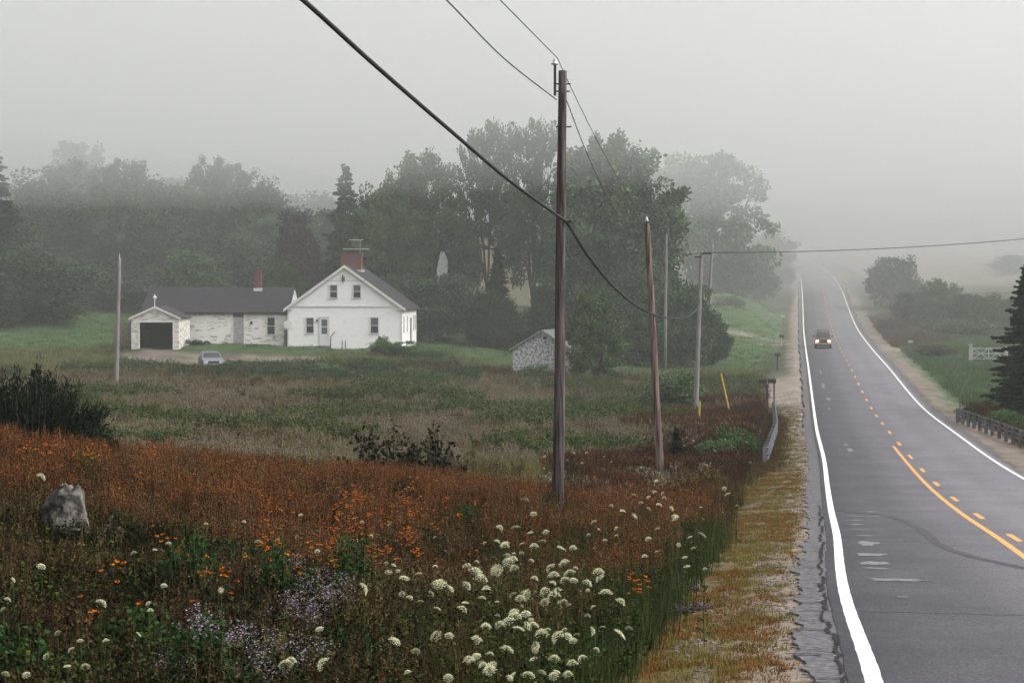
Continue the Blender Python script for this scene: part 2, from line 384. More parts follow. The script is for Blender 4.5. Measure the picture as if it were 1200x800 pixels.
# lawns
blend(lawn, sm(176, 184, GY) * (T_ < -4) * sm(300, 260, GY))
blend(lawn, sm(150, 175, GY) * sm(560, 620, PXg) * (T_ < -6) * sm(280, 240, GY) * .9)
blend(lawn * 1.15, sm(205, 230, GY) * sm(330, 300, GY) * sm(790, 830, PXg) * (T_ < -3))
blend(wood, sm(240, 270, GY) * sm(800, 740, PXg)); blend(wood, sm(340, 400, GY) * sm(930, 880, PXg))
blend(lawn, (T_ > 9) * sm(110, 140, GY) * sm(290, 255, GY))
blend(rustg, (T_ > 9) * sm(15, 9.5, T_) * sm(128, 110, GY) * .8); blend(rustg, (T_ > 9) * sm(22, 12, T_) * sm(215, 240, GY) * sm(310, 290, GY) * .7)
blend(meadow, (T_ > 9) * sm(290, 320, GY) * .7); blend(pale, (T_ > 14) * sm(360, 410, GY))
blend(lawn, (T_ > 9) * sm(100, 70, GY) * .5)
# yard gravel in front of the garage
yard = sm(170.8, 172.2, GY) * sm(178, 177, GY) * sm(135, 150, PXg) * sm(385, 360, PXg)
blend(gravel * .8, yard * (.65 + .35 * nz1)); blend(gravel * .7, sm(171, 173, GY) * sm(179.5, 179, GY) * sm(158, 164, PXg) * sm(205, 198, PXg) * .8)
# farm tracks meeting the road
for Dd, wd in ((233, 1.1), (241, 1.1)):
    blend(gravel, sm(wd + .5, wd, np.abs(GY - Dd - .1 * (T_ + 3))) * (T_ < 0) * (T_ > -11) * .8)
blend(gravel, sm(3.4, 2.2, off + .6 * nzr) * sm(133, 141, GY) * sm(180, 160, GY) * (T_ < 0))
blend(gravel, sm(16, 14, T_) * sm(212, 216, GY) * sm(232, 226, GY) * (T_ > 7))
# shoulders
kl = sm(2.5, 1.6, off + .4 * nzr) 
blend(mosst, kl * (T_ < 3) * sm(120, 60, GY + 15 * nzr)); blend(gravel, sm(1.5, .7, off + .4 * nzr) * (T_ < 3) * sm(60, 110, GY + 15 * nzr) * .9); kr = sm(2.6, 1.2, off + .8 * nzr + .4 * nz1); blend(gravel * .85, kr * (T_ > 3) * .85)
blend(gravel, sm(.9, .2, off + .4 * nzr) * .75 * (T_ < 3))
blend(gravel * .8, sm(.3, .9, nzr) * kl * .7 * (GY < 95))
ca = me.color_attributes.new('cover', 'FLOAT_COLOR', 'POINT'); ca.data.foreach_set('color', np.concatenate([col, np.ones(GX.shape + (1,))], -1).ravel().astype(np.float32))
gm = bpy.data.materials.new('meadow_soil'); gm.use_nodes = True; n = gm.node_tree; L = n.links; b = n.nodes['Principled BSDF']
at_ = n.nodes.new('ShaderNodeVertexColor'); at_.layer_name = 'cover'
tc = n.nodes.new('ShaderNodeTexCoord')
t1 = n.nodes.new('ShaderNodeTexNoise'); t1.inputs['Scale'].default_value = 14; t1.inputs['Detail'].default_value = 10; t1.inputs['Roughness'].default_value = .75
t2 = n.nodes.new('ShaderNodeTexNoise'); t2.inputs['Scale'].default_value = .55; t2.inputs['Detail'].default_value = 6
L.new(tc.outputs['Object'], t1.inputs[0]); L.new(tc.outputs['Object'], t2.inputs[0])
r1 = n.nodes.new('ShaderNodeMapRange'); r1.inputs[1].default_value = .3; r1.inputs[2].default_value = .7; r1.inputs[3].default_value = .45; r1.inputs[4].default_value = 1.5; L.new(t1.outputs[0], r1.inputs[0])
r2 = n.nodes.new('ShaderNodeMapRange'); r2.inputs[1].default_value = .3; r2.inputs[2].default_value = .7; r2.inputs[3].default_value = .7; r2.inputs[4].default_value = 1.3; L.new(t2.outputs[0], r2.inputs[0])
mm = n.nodes.new('ShaderNodeMath'); mm.operation = 'MULTIPLY'; L.new(r1.outputs[0], mm.inputs[0]); L.new(r2.outputs[0], mm.inputs[1])
vm = n.nodes.new('ShaderNodeVectorMath'); vm.operation = 'SCALE'; L.new(at_.outputs[0], vm.inputs[0]); L.new(mm.outputs[0], vm.inputs['Scale'])
L.new(vm.outputs[0], b.inputs['Base Color']); b.inputs['Roughness'].default_value = .95; b.inputs['Specular IOR Level'].default_value = .1
bp = n.nodes.new('ShaderNodeBump'); bp.inputs['Distance'].default_value = .04; bp.inputs['Strength'].default_value = .4; L.new(t1.outputs[0], bp.inputs['Height']); L.new(bp.outputs[0], b.inputs['Normal'])
me.materials.append(gm)
go = bpy.data.objects.new('ground', me); sc.collection.objects.link(go); tag(go, kind='structure')

# ------------------------------------------------------------------ haze
def volmat(name, dens, c):
    m = bpy.data.materials.new(name); m.use_nodes = True; n = m.node_tree
    n.nodes.remove(n.nodes['Principled BSDF']); v = n.nodes.new('ShaderNodeVolumePrincipled')
    v.inputs['Density'].default_value = dens; v.inputs['Color'].default_value = (*c, 1); v.inputs['Anisotropy'].default_value = 0.386
    n.links.new(v.outputs[0], n.nodes['Material Output'].inputs['Volume']); return m
FOGC = (.985, .99, .98)
def volbox(name, x0, x1, y0, y1, z0, z1, dens):
    m = MB(); m.box(x0, x1, y0, y1, z0, z1); o = m.build(name, volmat(name, dens, FOGC)); tag(o, kind='stuff'); return o
volbox('haze', -2700, 2700, -120, 1650, -14, 62, .0003)
volbox('mid_haze', -2680, 2680, 105, 1645, -13.8, 61.5, .0009)
volbox('fog_bank', -2650, 2650, 228, 1640, -13.5, 61, .0016)
volbox('far_fog_bank', -2630, 2630, 345, 1620, -13.2, 60.8, .0060)
volbox('fog_layer', -2640, 2640, 60, 1630, 9.0, 60.5, .0043)

# ------------------------------------------------------------------ road surface
def ribbon(name, t0, t1, d0, d1, step, dz, material, jit=None, kind='structure', thick=.0):
    D = np.arange(d0, d1 + 1e-6, step); m = MB()
    for d in D:
        a = t0(d) if callable(t0) else t0; c = t1(d) if callable(t1) else t1
        m.v.append(tuple(rp(d, a, dz))); m.v.append(tuple(rp(d, c, dz)))
        if thick: m.v.append(tuple(rp(d, a - .05, dz - thick))); m.v.append(tuple(rp(d, c + .05, dz - thick)))
    k = 4 if thick else 2
    for i in range(len(D) - 1):
        b = i * k; m.face((b, b + 1, b + k + 1, b + k))
        if thick:
            m.face((b + 2, b, b + k, b + k + 2)); m.face((b + 1, b + 3, b + k + 3, b + k + 1))
    o = m.build(name, material, smooth=(name != 'road_edge'))
    if name == 'road':
        a_ = o.data.attributes.new('lane', 'FLOAT', 'POINT'); a_.data.foreach_set('value', [0., 1., 0., 1.] * (len(m.v) // 4))
    if kind: o['kind'] = kind
    return o
def asphalt():
    m = bpy.data.materials.new('asphalt'); m.use_nodes = True; n = m.node_tree; L = n.links; b = n.nodes['Principled BSDF']
    tc = n.nodes.new('ShaderNodeTexCoord')
    def tex(s, d=5, r=.6):
        t = n.nodes.new('ShaderNodeTexNoise'); t.inputs['Scale'].default_value = s; t.inputs['Detail'].default_value = d; t.inputs['Roughness'].default_value = r; L.new(tc.outputs['Object'], t.inputs[0]); return t
    a = tex(28, 3, .8); c = tex(.35, 6); e = tex(1.7, 6)
    r = n.nodes.new('ShaderNodeValToRGB'); r.color_ramp.elements[0].position = .40; r.color_ramp.elements[1].position = .64
    r.color_ramp.elements[0].color = (.05, .048, .056, 1); r.color_ramp.elements[1].color = (.185, .178, .20, 1); L.new(a.outputs[0], r.inputs[0])
    def mr(t, lo, hi):
        q = n.nodes.new('ShaderNodeMapRange'); q.inputs[1].default_value = .3; q.inputs[2].default_value = .7; q.inputs[3].default_value = lo; q.inputs[4].default_value = hi; L.new(t.outputs[0], q.inputs[0]); return q
    p = mr(c, .8, 1.2); q = mr(e, .86, 1.14); mu = n.nodes.new('ShaderNodeMath'); mu.operation = 'MULTIPLY'; L.new(p.outputs[0], mu.inputs[0]); L.new(q.outputs[0], mu.inputs[1])
    la = n.nodes.new('ShaderNodeAttribute'); la.attribute_name = 'lane'
    def mth(op, a_, b_):
        q = n.nodes.new('ShaderNodeMath'); q.operation = op
        for i, z in enumerate((a_, b_)):
            if hasattr(z, 'links'): L.new(z, q.inputs[i])
            else: q.inputs[i].default_value = z
        return q.outputs[0]
    # worn wheel tracks, two to a lane
    cs = mth('COSINE', mth('ADD', mth('MULTIPLY', la.outputs['Fac'], 25.13), -3.14), 0.0)
    wv = mth('ADD', mth('MULTIPLY', cs, .07), 1.0)
    mu2 = mth('MULTIPLY', mu.outputs[0], wv)
    v = n.nodes.new('ShaderNodeVectorMath'); v.operation = 'SCALE'; L.new(r.outputs[0], v.inputs[0]); L.new(mu2, v.inputs['Scale'])
    L.new(v.outputs[0], b.inputs['Base Color']); b.inputs['Roughness'].default_value = .62; b.inputs['Specular IOR Level'].default_value = .3
    bp = n.nodes.new('ShaderNodeBump'); bp.inputs['Strength'].default_value = .5; bp.inputs['Distance'].default_value = .01; L.new(a.outputs[0], bp.inputs['Height']); L.new(bp.outputs[0], b.inputs['Normal'])
    return m
M['asphalt'] = asphalt()
M['asphalt_old'] = mat('cracked_old_asphalt', (.045, .042, .047), (.15, .145, .15), scale=11, bump=.6, bscale=22, rough=.8)
M['crack'] = mat('open_crack', (.012, .011, .012), rough=1)
M['line_white'] = mat('white_road_paint', (.80, .80, .76), (.34, .33, .33), scale=11, lo=.56, hi=.72, detail=12, rough=.6)
M['line_orange'] = mat('orange_road_paint', (.64, .32, .085), (.28, .17, .08), scale=11, lo=.55, hi=.72, detail=12, rough=.6)
M['tar'] = mat('tar_smear', (.062, .060, .066), (.095, .092, .10), scale=9, rough=.9, spec=.05)
M['smudge'] = mat('pale_paint_smudge', (.22, .225, .235), (.12, .12, .125), scale=14, rough=.9, spec=.1)
ribbon('road', lambda d: -.22 + .03 * vn(d, 3, .9), 7.30, -55, 1590, .5, 0, M['asphalt'], thick=.45)
ribbon('road_edge', lambda d: -.66 + .16 * vn(d, 0, 1.1) + .05 * vn(d, 4, .3) + .15 * vn(d, 9, 4), lambda d: -.225 + .03 * vn(d, 3, .9), -55, 420, .12, -.012, M['asphalt_old'], thick=.4)
ribbon('road_edge', 7.305, lambda d: 7.75 + .12 * vn(d, 6, .7) + .2 * vn(d, 5, 3), -55, 420, .25, -.012, M['asphalt_old'], thick=.4)
jl = lambda d, k, a=.012: a * vn(d, k, .5)
ribbon('edge_line', lambda d: -.08 + jl(d, 1), lambda d: .08 + jl(d, 2), -50, 900, .4, .004, M['line_white'])
ribbon('edge_line', lambda d: 6.94 + jl(d, 3), lambda d: 7.08 + jl(d, 4), -50, 900, .4, .004, M['line_white'])
ribbon('centre_line', lambda d: 3.27 + jl(d, 5), lambda d: 3.41 + jl(d, 6), -50, 95.5, .4, .004, M['line_orange'])
k = 0; d = 42.2 - 8.9 * 8
while d < 420:
    o = ribbon('centre_dash', 3.62, 3.76, d, d + 2.6, .65, .0042, M['line_orange']); d += 8.9
def blotch(name, D, t, L_, W_, material, dz=.008, n=26, seed=0, rough=.25):
    m = MB(); pts = []
    for i in range(n):
        a = 2 * math.pi * i / n; rr = 1 + rough * vn(math.cos(a) * 2, math.sin(a) * 2, .6, seed)
        pts.append(rp(D + L_ * .5 * rr * math.sin(a), t + W_ * .5 * rr * math.cos(a), dz))
    m.poly(pts); o = m.build(name, material); o['kind'] = 'structure'; return o
for i, (py, x0, x1, L_) in enumerate([(604, 990, 1013, .35), (609, 991, 1012, .35), (614, 993, 1014, .4), (620, 995, 1022, .3), (627, 1005, 1025, .5), (636, 1003, 1028, 1.3), (649, 1004, 1037, .8), (659, 1008, 1043, .9), (665, 1012, 1046, .35), (678, 1020, 1084, .55), (698, 1050, 1064, .18), (598, 1013, 1028, .5), (604, 1018, 1030, .4)]):
    s_ = np.interp(py, YS, SS); D = FPX / s_; xl = np.interp(py, YS, XLp)
    blotch('paint_smudge', D, ((x0 + x1) / 2 - xl) / s_, L_, (x1 - x0) / s_, M['smudge'], seed=i, rough=.8)
for i, (py, x0, x1, L_) in enumerate([(526, 990, 1000, 2.2), (520, 985, 998, 1.2), (465, 967, 974, 3), (478, 969, 973, 2), (450, 962, 967, 6), (436, 960, 963, 5)]):
    s_ = np.interp(py, YS, SS); D = FPX / s_; xl = np.interp(py, YS, XLp)
    blotch('paint_smudge', D, ((x0 + x1) / 2 - xl) / s_, L_, (x1 - x0) / s_ * .8, M['smudge'], seed=i + 30, rough=1.2)
def streak(name, pts, w_, material, dz=.006):
    """pts: (D, t) polyline on the road"""
    m = MB(); q = []
    for i in range(len(pts) - 1):
        for k in range(6): 
            f = k / 6; q.append((pts[i][0] * (1 - f) + pts[i + 1][0] * f, pts[i][1] * (1 - f) + pts[i + 1][1] * f))
    q.append(pts[-1])
    for i, (d, t) in enumerate(q):
        a = q[max(i - 1, 0)]; b = q[min(i + 1, len(q) - 1)]; dx, dy = b[1] - a[1], b[0] - a[0]; l = math.hypot(dx, dy) + 1e-9
        big = w_ > .2 and material is M['tar']; ww = w_ * (1 + (.25 if big else .5) * vn(i, 0, 5 if big else 2, 3)) * .5; j = (0 if big else .35) * w_ * vn(i, 5, 1.2, 8)
        for s_ in (-1, 1): m.v.append(tuple(rp(d + s_ * ww * -dx / l + j, t + s_ * ww * dy / l + j, dz)))
    for i in range(len(q) - 1): m.face((2 * i, 2 * i + 1, 2 * i + 3, 2 * i + 2))
    o = m.build(name, material); o['kind'] = 'structure'; return o
def img_rt(px, py):
    s_ = np.interp(py, YS, SS); xl = np.interp(py, YS, XLp); return (FPX / s_, (px - xl) / s_)
streak('skid_mark', [img_rt(*p) for p in ((981, 597), (1010, 600), (1035, 602), (1056, 608), (1075, 617), (1087, 626), (1095, 634), (1110, 641), (1140, 650), (1200, 662))], .21, M['tar'])
for py, x0, x1 in ((714, 1000, 1200), (568, 972, 1200), (631, 1026, 1120), (352, 941, 989), (317, 930, 967), (366, 942, 993), (330, 940, 980)):
    a = img_rt(x0, py + 2)
    streak('road_crack', [(a[0] + .12 * vn(k, py, 1, 2), a[1] + (min((x1 - x0) / np.interp(py, YS, SS), 7 - a[1])) * k / 8) for k in range(9)], .035 if py > 500 else .22, M['tar'] if py < 500 else M['crack'])
for seg in range(26):   # broken left edge
    d = 17 + seg * 1.5 + rng.uniform(-.3, .3); t = -.30 + .08 * vn(d, 1, 1.5)
    streak('road_crack', [(d + k * .3, t + .06 * vn(d + k * .3, 0, .4, 2)) for k in range(6)], .03 + .035 * rng.random(), M['crack'], dz=.003)
for seg in range(34):
    d = 17 + rng.random() ** 1.5 * 50; t = -.62 + rng.random() * .35
    streak('road_crack', [(d + .1 * vn(k, d, 1), t - .18 + k * .09) for k in range(5)], .02 + .045 * rng.random(), M['crack'], dz=.003)

# ------------------------------------------------------------------ farmhouse
def window(parent, x, z, w_, h_, y=0, pane='glass_grey', axis='y', out=-1):
    """sash window on a wall: frame standing proud, two sashes, sill"""
    m = MB(); e = .07
    def bx(mb, a0, a1, d0, d1, z0, z1):
        if axis == 'y': mb.box(a0, a1, min(y + out * d0, y + out * d1), max(y + out * d0, y + out * d1), z0, z1)
        else: mb.box(min(y + out * d0, y + out * d1), max(y + out * d0, y + out * d1), a0, a1, z0, z1)
    bx(m, x - w_ / 2 - e, x - w_ / 2, .003, .06, z, z + h_); bx(m, x + w_ / 2, x + w_ / 2 + e, .003, .06, z, z + h_)
    bx(m, x - w_ / 2 - e - .03, x + w_ / 2 + e + .03, .003, .075, z + h_, z + h_ + .1)
    bx(m, x - w_ / 2, x + w_ / 2, .012, .045, z + h_ * .47, z + h_ * .47 + .05)
    f = m.build('window', M['trim'], parent)
    m = MB(); bx(m, x - w_ / 2, x + w_ / 2, .004, .012, z, z + h_ * .47); m.build('pane', M['glass'], f)
    m = MB(); bx(m, x - w_ / 2, x + w_ / 2, .004, .012, z + h_ * .47 + .05, z + h_); m.build('pane', M[pane], f)
    m = MB(); bx(m, x - w_ / 2 - e - .05, x + w_ / 2 + e + .05, .003, .1, z - .06, z); m.build('sill', M['trim'], f)
    return f
def gable_roof(parent, x0, x1, y0, y1, ze, zp, ov, th, m_, run='y', ovg=.2):
    """roof with ridge along run; returns the object"""
    m = MB()
    if run == 'y':
        xm = (x0 + x1) / 2; sl = (zp - ze) / (xm - x0)
        pts = [(x0 - ov, ze - ov * sl), (xm, zp), (x1 + ov, ze - ov * sl), (x1 + ov, ze - ov * sl + th), (xm, zp + th * 1.2), (x0 - ov, ze - ov * sl + th)]
        m.prism(pts[::-1], 'y', y0 - ovg, y1 + ovg)
    else:
        ym = (y0 + y1) / 2; sl = (zp - ze) / (ym - y0)
        pts = [(y0 - ov, ze - ov * sl), (ym, zp), (y1 + ov, ze - ov * sl), (y1 + ov, ze - ov * sl + th), (ym, zp + th * 1.2), (y0 - ov, ze - ov * sl + th)]
        m.prism(pts, 'x', x0 - ovg, x1 + ovg)
    return m.build('roof', m_, parent)
hb = P(337, 406, 185)
fh = thing('farmhouse', 'white clapboard farmhouse with a big gable end and long low wing under dark roofs', 'house', (hb.x, 185, hb.z), R(-3))
W_, DP = 10.4, 13.0
m = MB(); m.prism([(0, -1), (W_, -1), (W_, 3.45), (W_ / 2, 7.15), (0, 3.45)], 'y', 0, DP); m.build('wall', M['siding'], fh)
rf = gable_roof(fh, 0, W_, 0, DP, 3.47, 7.17, .32, .16, M['roof'], 'y', .18)
m = MB(); m.box(W_ / 2 - .95, W_ / 2 + .95, 4.3, 5.5, 6.0, 8.25); m.box(W_ / 2 - 1.02, W_ / 2 + 1.02, 4.23, 5.57, 8.25, 8.4); ch = m.build('chimney', M['brick'], rf)
m = MB(); m.box(W_ / 2 - 1.1, W_ / 2 + 1.1, 4.1, 5.8, 6.75, 6.95); m.build('chimney_flashing', M['porcelain'], rf)
# rake boards, eave returns, belt course, corner boards
m = MB(); sl = (7.17 - 3.47) / (W_ / 2)
for s_ in (-1, 1):
    a = (W_ / 2, -.2, 7.17 + .16); 
    e_ = (W_ / 2 + s_ * (W_ / 2 + .34), 3.47 - .34 * sl + .16)
    q = [(W_ / 2, 7.36), (e_[0], e_[1] + .02), (e_[0], e_[1] - .24), (W_ / 2, 7.10)]
    m.prism(q if s_ < 0 else q[::-1], 'y', -.235, -.185)
    m.box(W_ / 2 + s_ * (W_ / 2 - .35) - .36 * (s_ < 0) - .1 * (s_ > 0), W_ / 2 + s_ * (W_ / 2 - .35) + .36 * (s_ > 0) + .1 * (s_ < 0) + (.32 if s_ > 0 else 0), -.18, -.004, 3.33, 3.47)
m.build('rake_board', M['trim'], fh)
m = MB(); m.box(.15, W_ - .15, -.07, -.003, 3.6, 3.68); m.build('belt_board', M['trim'], fh)
for x in (0, W_ - .13):
    m = MB(); m.box(x, x + .13, -.03, -.002, -.5, 3.33); m.build('corner_board', M['trim'], fh)
window(fh, 4.2, 4.42, .62, 1.12); window(fh, 6.32, 4.42, .62, 1.12)
window(fh, 2.05, 1.25, .64, 1.33); window(fh, 7.9, 1.25, .66, 1.35)
for yy, w2 in ((1.3, .75), (4.3, .75), (11.6, .75), (9.9, .6)): window(fh, yy, 1.3, w2, 1.35, y=W_, axis='x', out=1)
m = MB(); m.box(W_ + .003, W_ + .06, 7.0, 7.95, .1, 2.5); m.build('side_door', M['grey_wood'], fh)
m = MB(); m.box(2.88, 3.0, -.07, -.003, .1, 2.62); m.box(3.72, 3.84, -.07, -.003, .1, 2.62); m.box(2.88, 3.84, -.08, -.003, 2.62, 2.74); m.build('door_frame', M['trim'], fh)
m = MB(); m.box(3.0, 3.72, -.045, -.003, .1, 2.62); dr = m.build('door', M['white_door'], fh)
m = MB(); m.box(3.1, 3.62, -.055, -.047, 1.15, 1.75); m.box(3.1, 3.62, -.055, -.047, 1.83, 2.45); m.build('door_pane', M['glass_grey'], dr)
m = MB(); m.box(3.64, 3.68, -.1, -.047, 1.02, 1.1); m.build('handle', M['dark_metal'], dr)
m = MB(); m.box(2.75, 3.95, -1.0, -.1, -.25, .08); m.box(2.75, 3.95, -1.4, -1.0, -.45, -.12); m.build('doorstep', M['grey_wood'], fh)
m = MB(); m.tube([(4.1, -1.4, -.4), (4.12, -1.4, .85)], .05, 6); m.tube([(4.1, -1.42, .85), (4.3, -.1, 1.35)], .045, 6); m.build('handrail', M['dark_metal'], fh)
m = MB(); m.box(2.62, 2.74, -.16, -.003, 2.25, 2.45); m.build('porch_lamp', M['dark_metal'], fh)
m = MB(); m.box(5.0, 5.06, -.12, -.003, 5.75, 6.5); m.box(4.9, 5.2, -.1, -.003, 6.1, 6.16); m.box(5.14, 5.19, -.1, -.003, 5.9, 6.35); m.build('gable_bracket', M['dark_metal'], fh)
for x in (5.0, 5.3):
    m = MB(); m.tube([(x, -.3, -.3), (x, -.3, .55)], .04, 6); m.build('foundation_pipe', M['dark_metal'], fh)
# satellite dish at the corner
m = MB(); m.lathe([(.0, .0), (.2, .02), (.33, .1), (.36, .16)], 16); 
for i, v in enumerate(m.v): q = Matrix.Rotation(R(80), 3, 'X') @ Vector(v); m.v[i] = (q.x + .1, q.y - .35, q.z + 2.0)
m.tube([(.1, -.3, 2.0), (.1, -.02, 1.9)], .03, 6); m.build('satellite_dish', M['porcelain'], fh)
# low wing
ex0, ex1, ey0, ey1 = -13.4, -.003, .9, 7.6
m = MB(); m.prism([(ey0, -1), (ey1, -1), (ey1, 3.05), ((ey0 + ey1) / 2, 5.15), (ey0, 3.05)], 'x', ex0, ex1); m.build('wing_wall', M['siding_worn'], fh)
m = MB(); ym = (ey0 + ey1) / 2
pts = [(ey0 - .25, 2.92), (ym, 5.17), (ey1 + .25, 2.92), (ey1 + .25, 3.08), (ym, 5.36), (ey0 - .25, 3.08)]
m.prism(pts, 'x', ex0 - .2, -.01); wr = m.build('wing_roof', M['roof'], fh)
m = MB(); m.box(-3.6, -3.08, ym - .4, ym + .1, 4.6, 7.0); m.box(-3.66, -3.02, ym - .46, ym + .16, 7.0, 7.1); m.build('chimney', M['brick'], wr)
m = MB(); m.box(-3.75, -2.95, ym - .6, ym + .3, 4.85, 5.28); m.build('chimney_flashing', M['porcelain'], wr)
window(fh, -1.65, 1.1, .66, 1.5, y=ey0, pane='glass')
m = MB(); m.box(-5.1, -4.15, ey0 - .05, ey0 - .003, 0, 2.62); m.build('wing_door', M['door'], fh)
m = MB(); m.box(-5.1, -4.15, ey0 - .03, ey0 - .004, 2.64, 2.9); m.build('transom', M['glass'], fh)
m = MB(); m.box(-5.2, -5.1, ey0 - .06, ey0 - .003, 0, 3); m.box(-4.15, -4.05, ey0 - .06, ey0 - .003, 0, 3); m.build('door_frame', M['trim'], fh)
m = MB(); m.box(-3.55, -3.35, ey0 - .12, ey0 - .003, 2.0, 2.25); m.build('wall_lamp', M['dark_metal'], fh)
m = MB(); m.box(-.35, -.05, .2, .85, -.3, 1.5); m.build('utility_box', M['grey_wood'], fh)

# TV antenna mast behind the chimney
m = MB(); m.tube([(0, 0, 0), (0, 0, 9.9)], .035, 6)
an = thing('tv_antenna', 'thin television antenna mast rising beside the big brick chimney', 'antenna', (hb.x + 6.1, 191.5, hb.z - .1), 0)
m.build('mast', M['metal'], an)
for z, w2 in ((9.0, 1.1), (9.85, .55), (10.0, .0)):
    if w2:
        m = MB(); m.tube([(-w2 - .5, 0, z), (w2 - .3, 0, z)], .035, 5)
        for k in range(5): m.tube([(-w2 - .4 + k * w2 * .38, -.5, z), (-w2 - .4 + k * w2 * .38, .5, z)], .02, 4)
        m.build('antenna_boom', M['porcelain'], an)

# garage
gb = P(154, 409, 179)
gg = thing('garage', 'small flaking white garage with an open dark doorway at the end of the wing', 'garage', (gb.x, 179, gb.z), 0)
gw, gd = 4.15, 6.2
m = MB(); e = .15
m.box(0, e, 0, gd, -.8, 2.7); m.box(gw - e, gw, 0, gd, -.8, 2.7); m.box(e, gw - e, gd - e, gd, -.8, 2.7)
m.box(e, .72, 0, e, -.8, 2.7); m.box(3.62, gw - e, 0, e, -.8, 2.7); m.box(.72, 3.62, 0, e, 2.34, 2.7)
m.prism([(0, 2.7), (gw, 2.7), (gw / 2, 3.62)][::1], 'y', 0, e); m.prism([(0, 2.7), (gw, 2.7), (gw / 2, 3.62)], 'y', gd - e, gd)
m.build('wall', M['siding_garage'], gg)
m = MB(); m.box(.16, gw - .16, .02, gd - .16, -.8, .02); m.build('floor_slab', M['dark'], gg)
m = MB(); m.box(e + .003, e + .02, .16, gd - .17, 0, 2.7); m.box(gw - e - .02, gw - e - .003, .16, gd - .17, 0, 2.7); m.box(e + .02, gw - e - .02, gd - e - .02, gd - e - .003, 0, 2.7); m.box(e + .02, gw - e - .02, .16, gd - .18, 2.66, 2.69); m.build('shade_panel', M['dark'], gg)  # dark liner panels added so the open doorway reads as deep shade
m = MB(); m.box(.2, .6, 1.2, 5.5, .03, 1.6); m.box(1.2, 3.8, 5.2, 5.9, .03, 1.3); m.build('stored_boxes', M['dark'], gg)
gr_ = gable_roof(gg, 0, gw, 0, gd, 2.72, 3.64, .18, .08, M['roof'], 'y', .12)
m = MB()
for s_ in (-1, 1):
    q = [(gw / 2, 3.76), (gw / 2 + s_ * (gw / 2 + .2), 2.72), (gw / 2 + s_ * (gw / 2 + .2), 2.56), (gw / 2, 3.58)]
    m.prism(q if s_ < 0 else q[::-1], 'y', -.17, -.125)
m.build('rake_board', M['trim'], gg)
m = MB(); m.box(.60, .72, -.04, -.003, -.1, 2.34); m.box(3.62, 3.74, -.04, -.003, -.1, 2.34); m.box(.60, 3.74, -.05, -.003, 2.34, 2.48); m.build('door_frame', M['trim'], gg)
m = MB(); m.tube([(gw / 2, -.1, 3.2), (gw / 2, -.1, 4.35)], .045, 6); fi = m.build('lamp_post', M['trim'], gg)
m = MB(); m.lathe([(.02, 0), (.14, .06), (.17, .18), (.12, .3), (.03, .36), (.02, .5)], 10, (gw / 2, -.1, 4.33)); m.build('globe', M['porcelain'], fi)

# fence panel left of the garage
p = at(147, 181); m = MB()
fp = thing('board_fence', 'short tan board fence left of the garage', 'fence', (p.x, p.y, gb.z), 0)
for k in range(9): m.box(-1.1 + k * .25, -.87 + k * .25, 0, .03, .1, 2.3 + .03 * (k % 2))
m.build('boards', M['tan_wood'], fp)
for k in (-1.0, .9):
    m = MB(); m.box(k, k + .1, .035, .13, -.6, 2.35); m.build('post', M['tan_wood'], fp)

